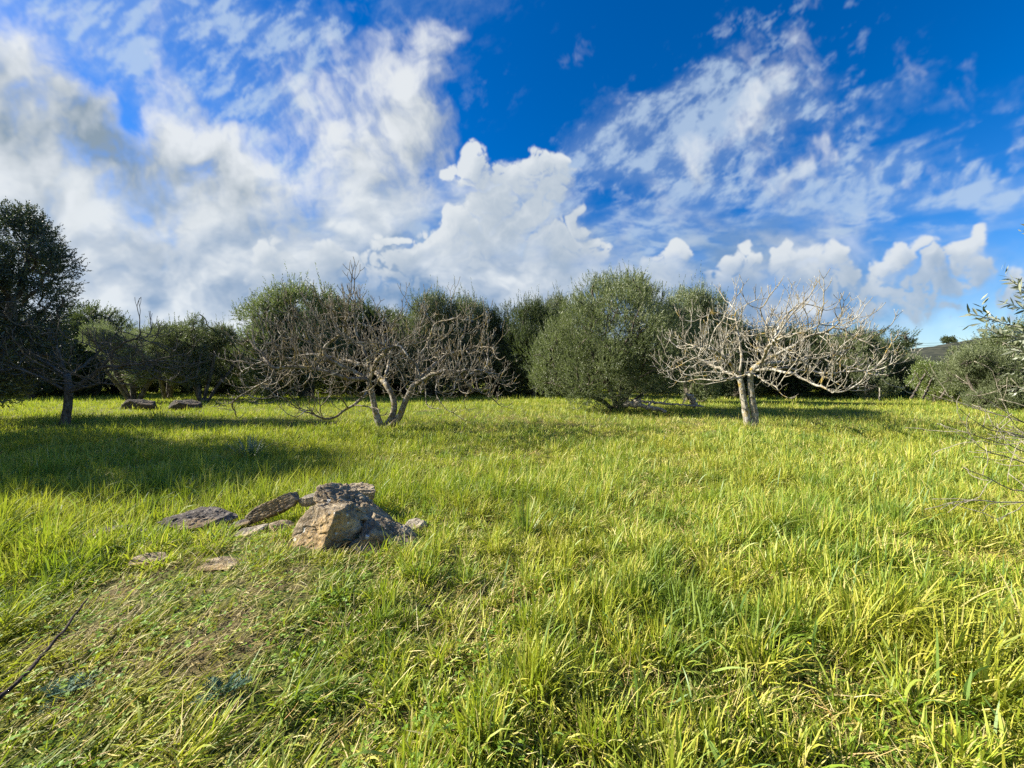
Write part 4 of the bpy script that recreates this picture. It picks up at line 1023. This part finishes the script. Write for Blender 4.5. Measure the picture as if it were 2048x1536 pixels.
def feather_plant(px, py, nst, L, label, seed, h=.0):
    """low rosette of feathery thistle-like leaves"""
    rs = np.random.RandomState(seed); D = ground_D(py, h); x = (px-1024)/F*D; z = hz(x, D)
    B, Dr, LL = [], [], []
    for i in range(nst):
        a = rs.rand()*6.28; el = rs.uniform(.25, 1.2); d = np.array([math.cos(a)*math.cos(el), math.sin(a)*math.cos(el), math.sin(el)]); s = np.cross(d, [0, 0, 1]); s /= np.linalg.norm(s)
        m_ = 11; l = L*rs.uniform(.6, 1.1)
        for k in range(m_):
            t = (k+1)/m_; p = d*l*t-np.array([0, 0, .25*l*t*t]); ln = l*.30*math.sin(math.pi*(t*.85+.1))
            for sg in (-1, 1): B.append(p); Dr.append(norm(s*sg+d*.6+np.array([0, 0, .15]))); LL.append(ln)
        for k in range(5): B.append(d*l*k/5-np.array([0, 0, .25*l*(k/5)**2])); Dr.append(d-np.array([0, 0, .4*k/5])); LL.append(l*.26)
    B, Dr, LL = np.array(B), norm(np.array(Dr)), np.array(LL); S_ = norm(np.cross(Dr, norm(np.array([0, 0, 1.])+rs.normal(size=Dr.shape)*.3)))
    V_, Q = leaf_quads(B, Dr, LL, np.maximum(LL*.22, .006), S_)
    o = mesh_np('thistle', V_, Q, MAT['teal']); o.location = (x, D, z+.01); tag(o, label, 'plant', 'feathery wild plants'); return o
feather_plant(712, 1112, 9, .20, 'feathery dark green weed growing against the shaded face of the boulder', 1)
feather_plant(590, 1035, 8, .13, 'feathery weed between the leaning slab and the big boulder', 2)
feather_plant(175, 1068, 22, .17, 'pale grey green feathery plant left of the thin half sunk stone', 3)
feather_plant(445, 1420, 14, .16, 'blue green feathery weed in the dark hollow at the bottom left', 4)
feather_plant(130, 1410, 12, .14, 'feathery weed at the bottom left beyond the stick', 5)
feather_plant(650, 975, 9, .15, 'pale feathery weed behind the flat topped slab', 6)
# blue green asphodel clumps along the right far edge
for i, (px, py) in enumerate(((1800, 797), (1822, 795), (1850, 798), (1876, 799), (1905, 798), (1935, 800), (1962, 801), (1992, 803), (2024, 805))):
    ds = ('leftmost', 'second from the left', 'third from the left', 'fourth from the left', 'fifth from the left', 'fourth from the right', 'third from the right', 'second from the right', 'rightmost')[i]
    tuft('asphodel', px, py, 90, 1.0, .045, 'blue green leafy clump under the right bushes, %s of nine' % ds, 'plant', G_TEAL, 'blue green clumps along the right edge', seed=30+i, spread=.6, r=.5)

def stick(name, pts, r0, r1, label, cat, mat, side=(), seed=0, group=None):
    rs = np.random.RandomState(seed); p = resample(pts, .05 if len(pts) < 9 else .1); o = p[0].copy(); q = p-o; n = len(q)
    q[1:-1] += rs.normal(size=(n-2, 3))*r0*.25
    rad = np.linspace(r0, r1, n); P = [q]; R_ = [rad]; ch = [list(range(n))]; b = n
    for (k, d, l) in side:
        j = int(k*(n-1)); m_ = 6; t = np.linspace(0, 1, m_)[:, None]; s = q[j]+np.array(d)*l*t+rs.normal(size=(m_, 3))*r0*.2*t; P.append(s); R_.append(np.linspace(rad[j]*.7, r1*.6, m_)); ch.append(list(range(b, b+m_))); b += m_
    V_, Q = tubes(np.concatenate(P), np.concatenate(R_), ch, lambda r: 8, .14, rs, False)
    ob = mesh_np(name, V_, Q, mat, smooth=True); ob.location = o; tag(ob, label, cat, group); return ob
A = world_at(175, 1197, 2.35); B = world_at(0, 1396, 1.72); C = world_at(-160, 1520, 1.50)
stick('stick', [tuple(C), tuple(B+(A-B)*.0), tuple(B+(A-B)*.5+np.array([.01, 0, -.02])), tuple(A)], .012, .0045, 'dark straight stick rising out of the grass at the left edge', 'stick', MAT['stick'], side=((.72, (.6, .2, .4), .05), (.9, (.5, -.1, .5), .05)), seed=1)
# brush and fallen wood at the foot of the central olive
p = lambda px, py, D: tuple(world_at(px, py, D))
stick('fallen_branch', [p(1248, 806, 17.2), p(1285, 812, 16.9), p(1332, 823, 16.6)], .13, .07, 'thick brown fallen branch lying at the foot of the central olive', 'branch', MAT['deadwood'], side=((.3, (.4, -.3, .5), .6), (.6, (.5, .2, .6), .5)), seed=2)
stick('fallen_branch', [p(1265, 801, 17.8), p(1320, 806, 17.5), p(1390, 812, 17.3)], .07, .03, 'thinner grey fallen branch behind the thick one under the olive', 'branch', MAT['deadwood'], side=((.5, (.5, 0, .5), .5), (.8, (.4, .1, .7), .4)), seed=3)
rb = rock('rock', p(1390, 811, 17.6), (1.0, .4, .16), (0, .05, .1), seed=170, mat='rock_pale', res=30); tag(rb, 'flat pale stone at the foot of the leaning stump', 'rock')
stick('tree_stump', [p(1391, 812, 17.6), p(1385, 800, 17.6), p(1378, 790, 17.6)], .14, .11, 'pale dead stump leaning left beside the shadow of the central olive', 'stump', MAT['deadwood'], side=((.95, (-.5, 0, .2), .22), (.95, (.5, 0, .05), .16)), seed=4)
for px, top, D, lb in ((1759, 776, 27, 'weathered fence post at the right end of the pale fig tree'), (1973, 765, 20.5, 'grey fence post in front of the wide right thicket'), (1905, 772, 24, 'thin grey fence post among the blue green clumps')):
    a = world_at(px, top, D); z = hz(a[0], D); stick('fence_post', [(a[0], D, z-.1), (a[0]+.01, D, (a[2]+z)/2), tuple(a)], .045, .038, lb, 'post', MAT['deadwood'], seed=int(px), group='old posts along the right edge')
for i, (px, py) in enumerate(((1822, 770), (1846, 765), (1880, 768))):      # slanted dead trunks under the bright bush
    a = world_at(px, 797, 23.5); b_ = world_at(px+(28, 24, 34)[i], py-22, 23.5)
    stick('dead_trunk', [tuple(a), tuple((a+b_)/2+np.array([.05, 0, .08])), tuple(b_)], .06, .04, 'slanting bare grey trunk under the bright bush, %s of three' % ('left one', 'middle one', 'right one')[i], 'trunk', MAT['fig_dark'], side=((.7, (-.5, 0, .8), .8),), seed=60+i, group='slanting bare trunks')
def flowers():
    m = M('yellow_petal'); m.principled((.85, .65, .02), .6, None, .2); g = M('flower_stalk'); g.principled((.12, .22, .03), .7)
    first = None
    for i, (px, py) in enumerate(((1618, 1296), (1450, 1145), (1757, 1405), (1440, 1110), (1910, 1350), (1330, 1260))):
        D = ground_D(py, .16); x = (px-1024)/F*D; z = hz(x, D)
        if first is None:
            first = t = empty('wildflower', (x, D, z)); n = 5; a = np.arange(n)/n*6.28; d = norm(np.stack([np.cos(a), np.sin(a), np.full(n, .35)], 1)); S_ = np.stack([-np.sin(a), np.cos(a), np.zeros(n)], 1)
            V_, Q = leaf_quads(np.tile([0, 0, .17], (n, 1)), d, np.full(n, .011), np.full(n, .010), S_); mesh_np('petal', V_, Q, m.m, t)
            V_, Q = tubes(np.array([[0, .01, 0], [.004, .004, .09], [0, 0, .17]]), np.array([.0015, .0012, .001]), [[0, 1, 2]], lambda r: 5); mesh_np('stem', V_, Q, g.m, t, smooth=True)
        else: t = copy_thing(first, (x, D, z), '', i)
        tag(t, 'tiny yellow wildflower in the right foreground grass', 'flower', 'yellow wildflowers in the grass')
flowers()
# power lines crossing behind the trees towards the hill
mw = M('wire'); mw.principled((.03, .03, .035), .5, None, .3)
for i, (y0, y1, lb) in enumerate(((685, 673, 'top power line wire above the hill'), (689, 678, 'second power line wire from the top'), (694, 683, 'third power line wire from the top'), (698, 688, 'lowest power line wire above the hill'))):
    a = world_at(1560, y0+7, 95+i*1.5); b_ = world_at(2400, y1-13, 82+i*1.5); t = np.linspace(0, 1, 24)[:, None]; q = a+(b_-a)*t; q[:, 2] -= (1.2*4*t*(1-t))[:, 0]*.6; o = q[0].copy()
    V_, Q = tubes(q-o, np.full(24, .028), [list(range(24))], lambda r: 5); ob = mesh_np('power_line', V_, Q, mw.m, smooth=True); ob.location = o; tag(ob, lb, 'wire', 'power line wires on the right')
ht = leafy_tree('hill_tree', tuple(world_at(1898, 680, 640)-np.array([0, 0, 5])), variant(140, 'olive_dark', hgt=9, w=10, nshoot=900, leafL=1.6, leafW=.7, shoot=3.0), 'lone dark tree on the crest of the distant hill', 'tree')
print('fig nodes', FIGS, 'meshes', len(bpy.data.meshes), 'verts', sum(len(m.vertices) for m in bpy.data.meshes))
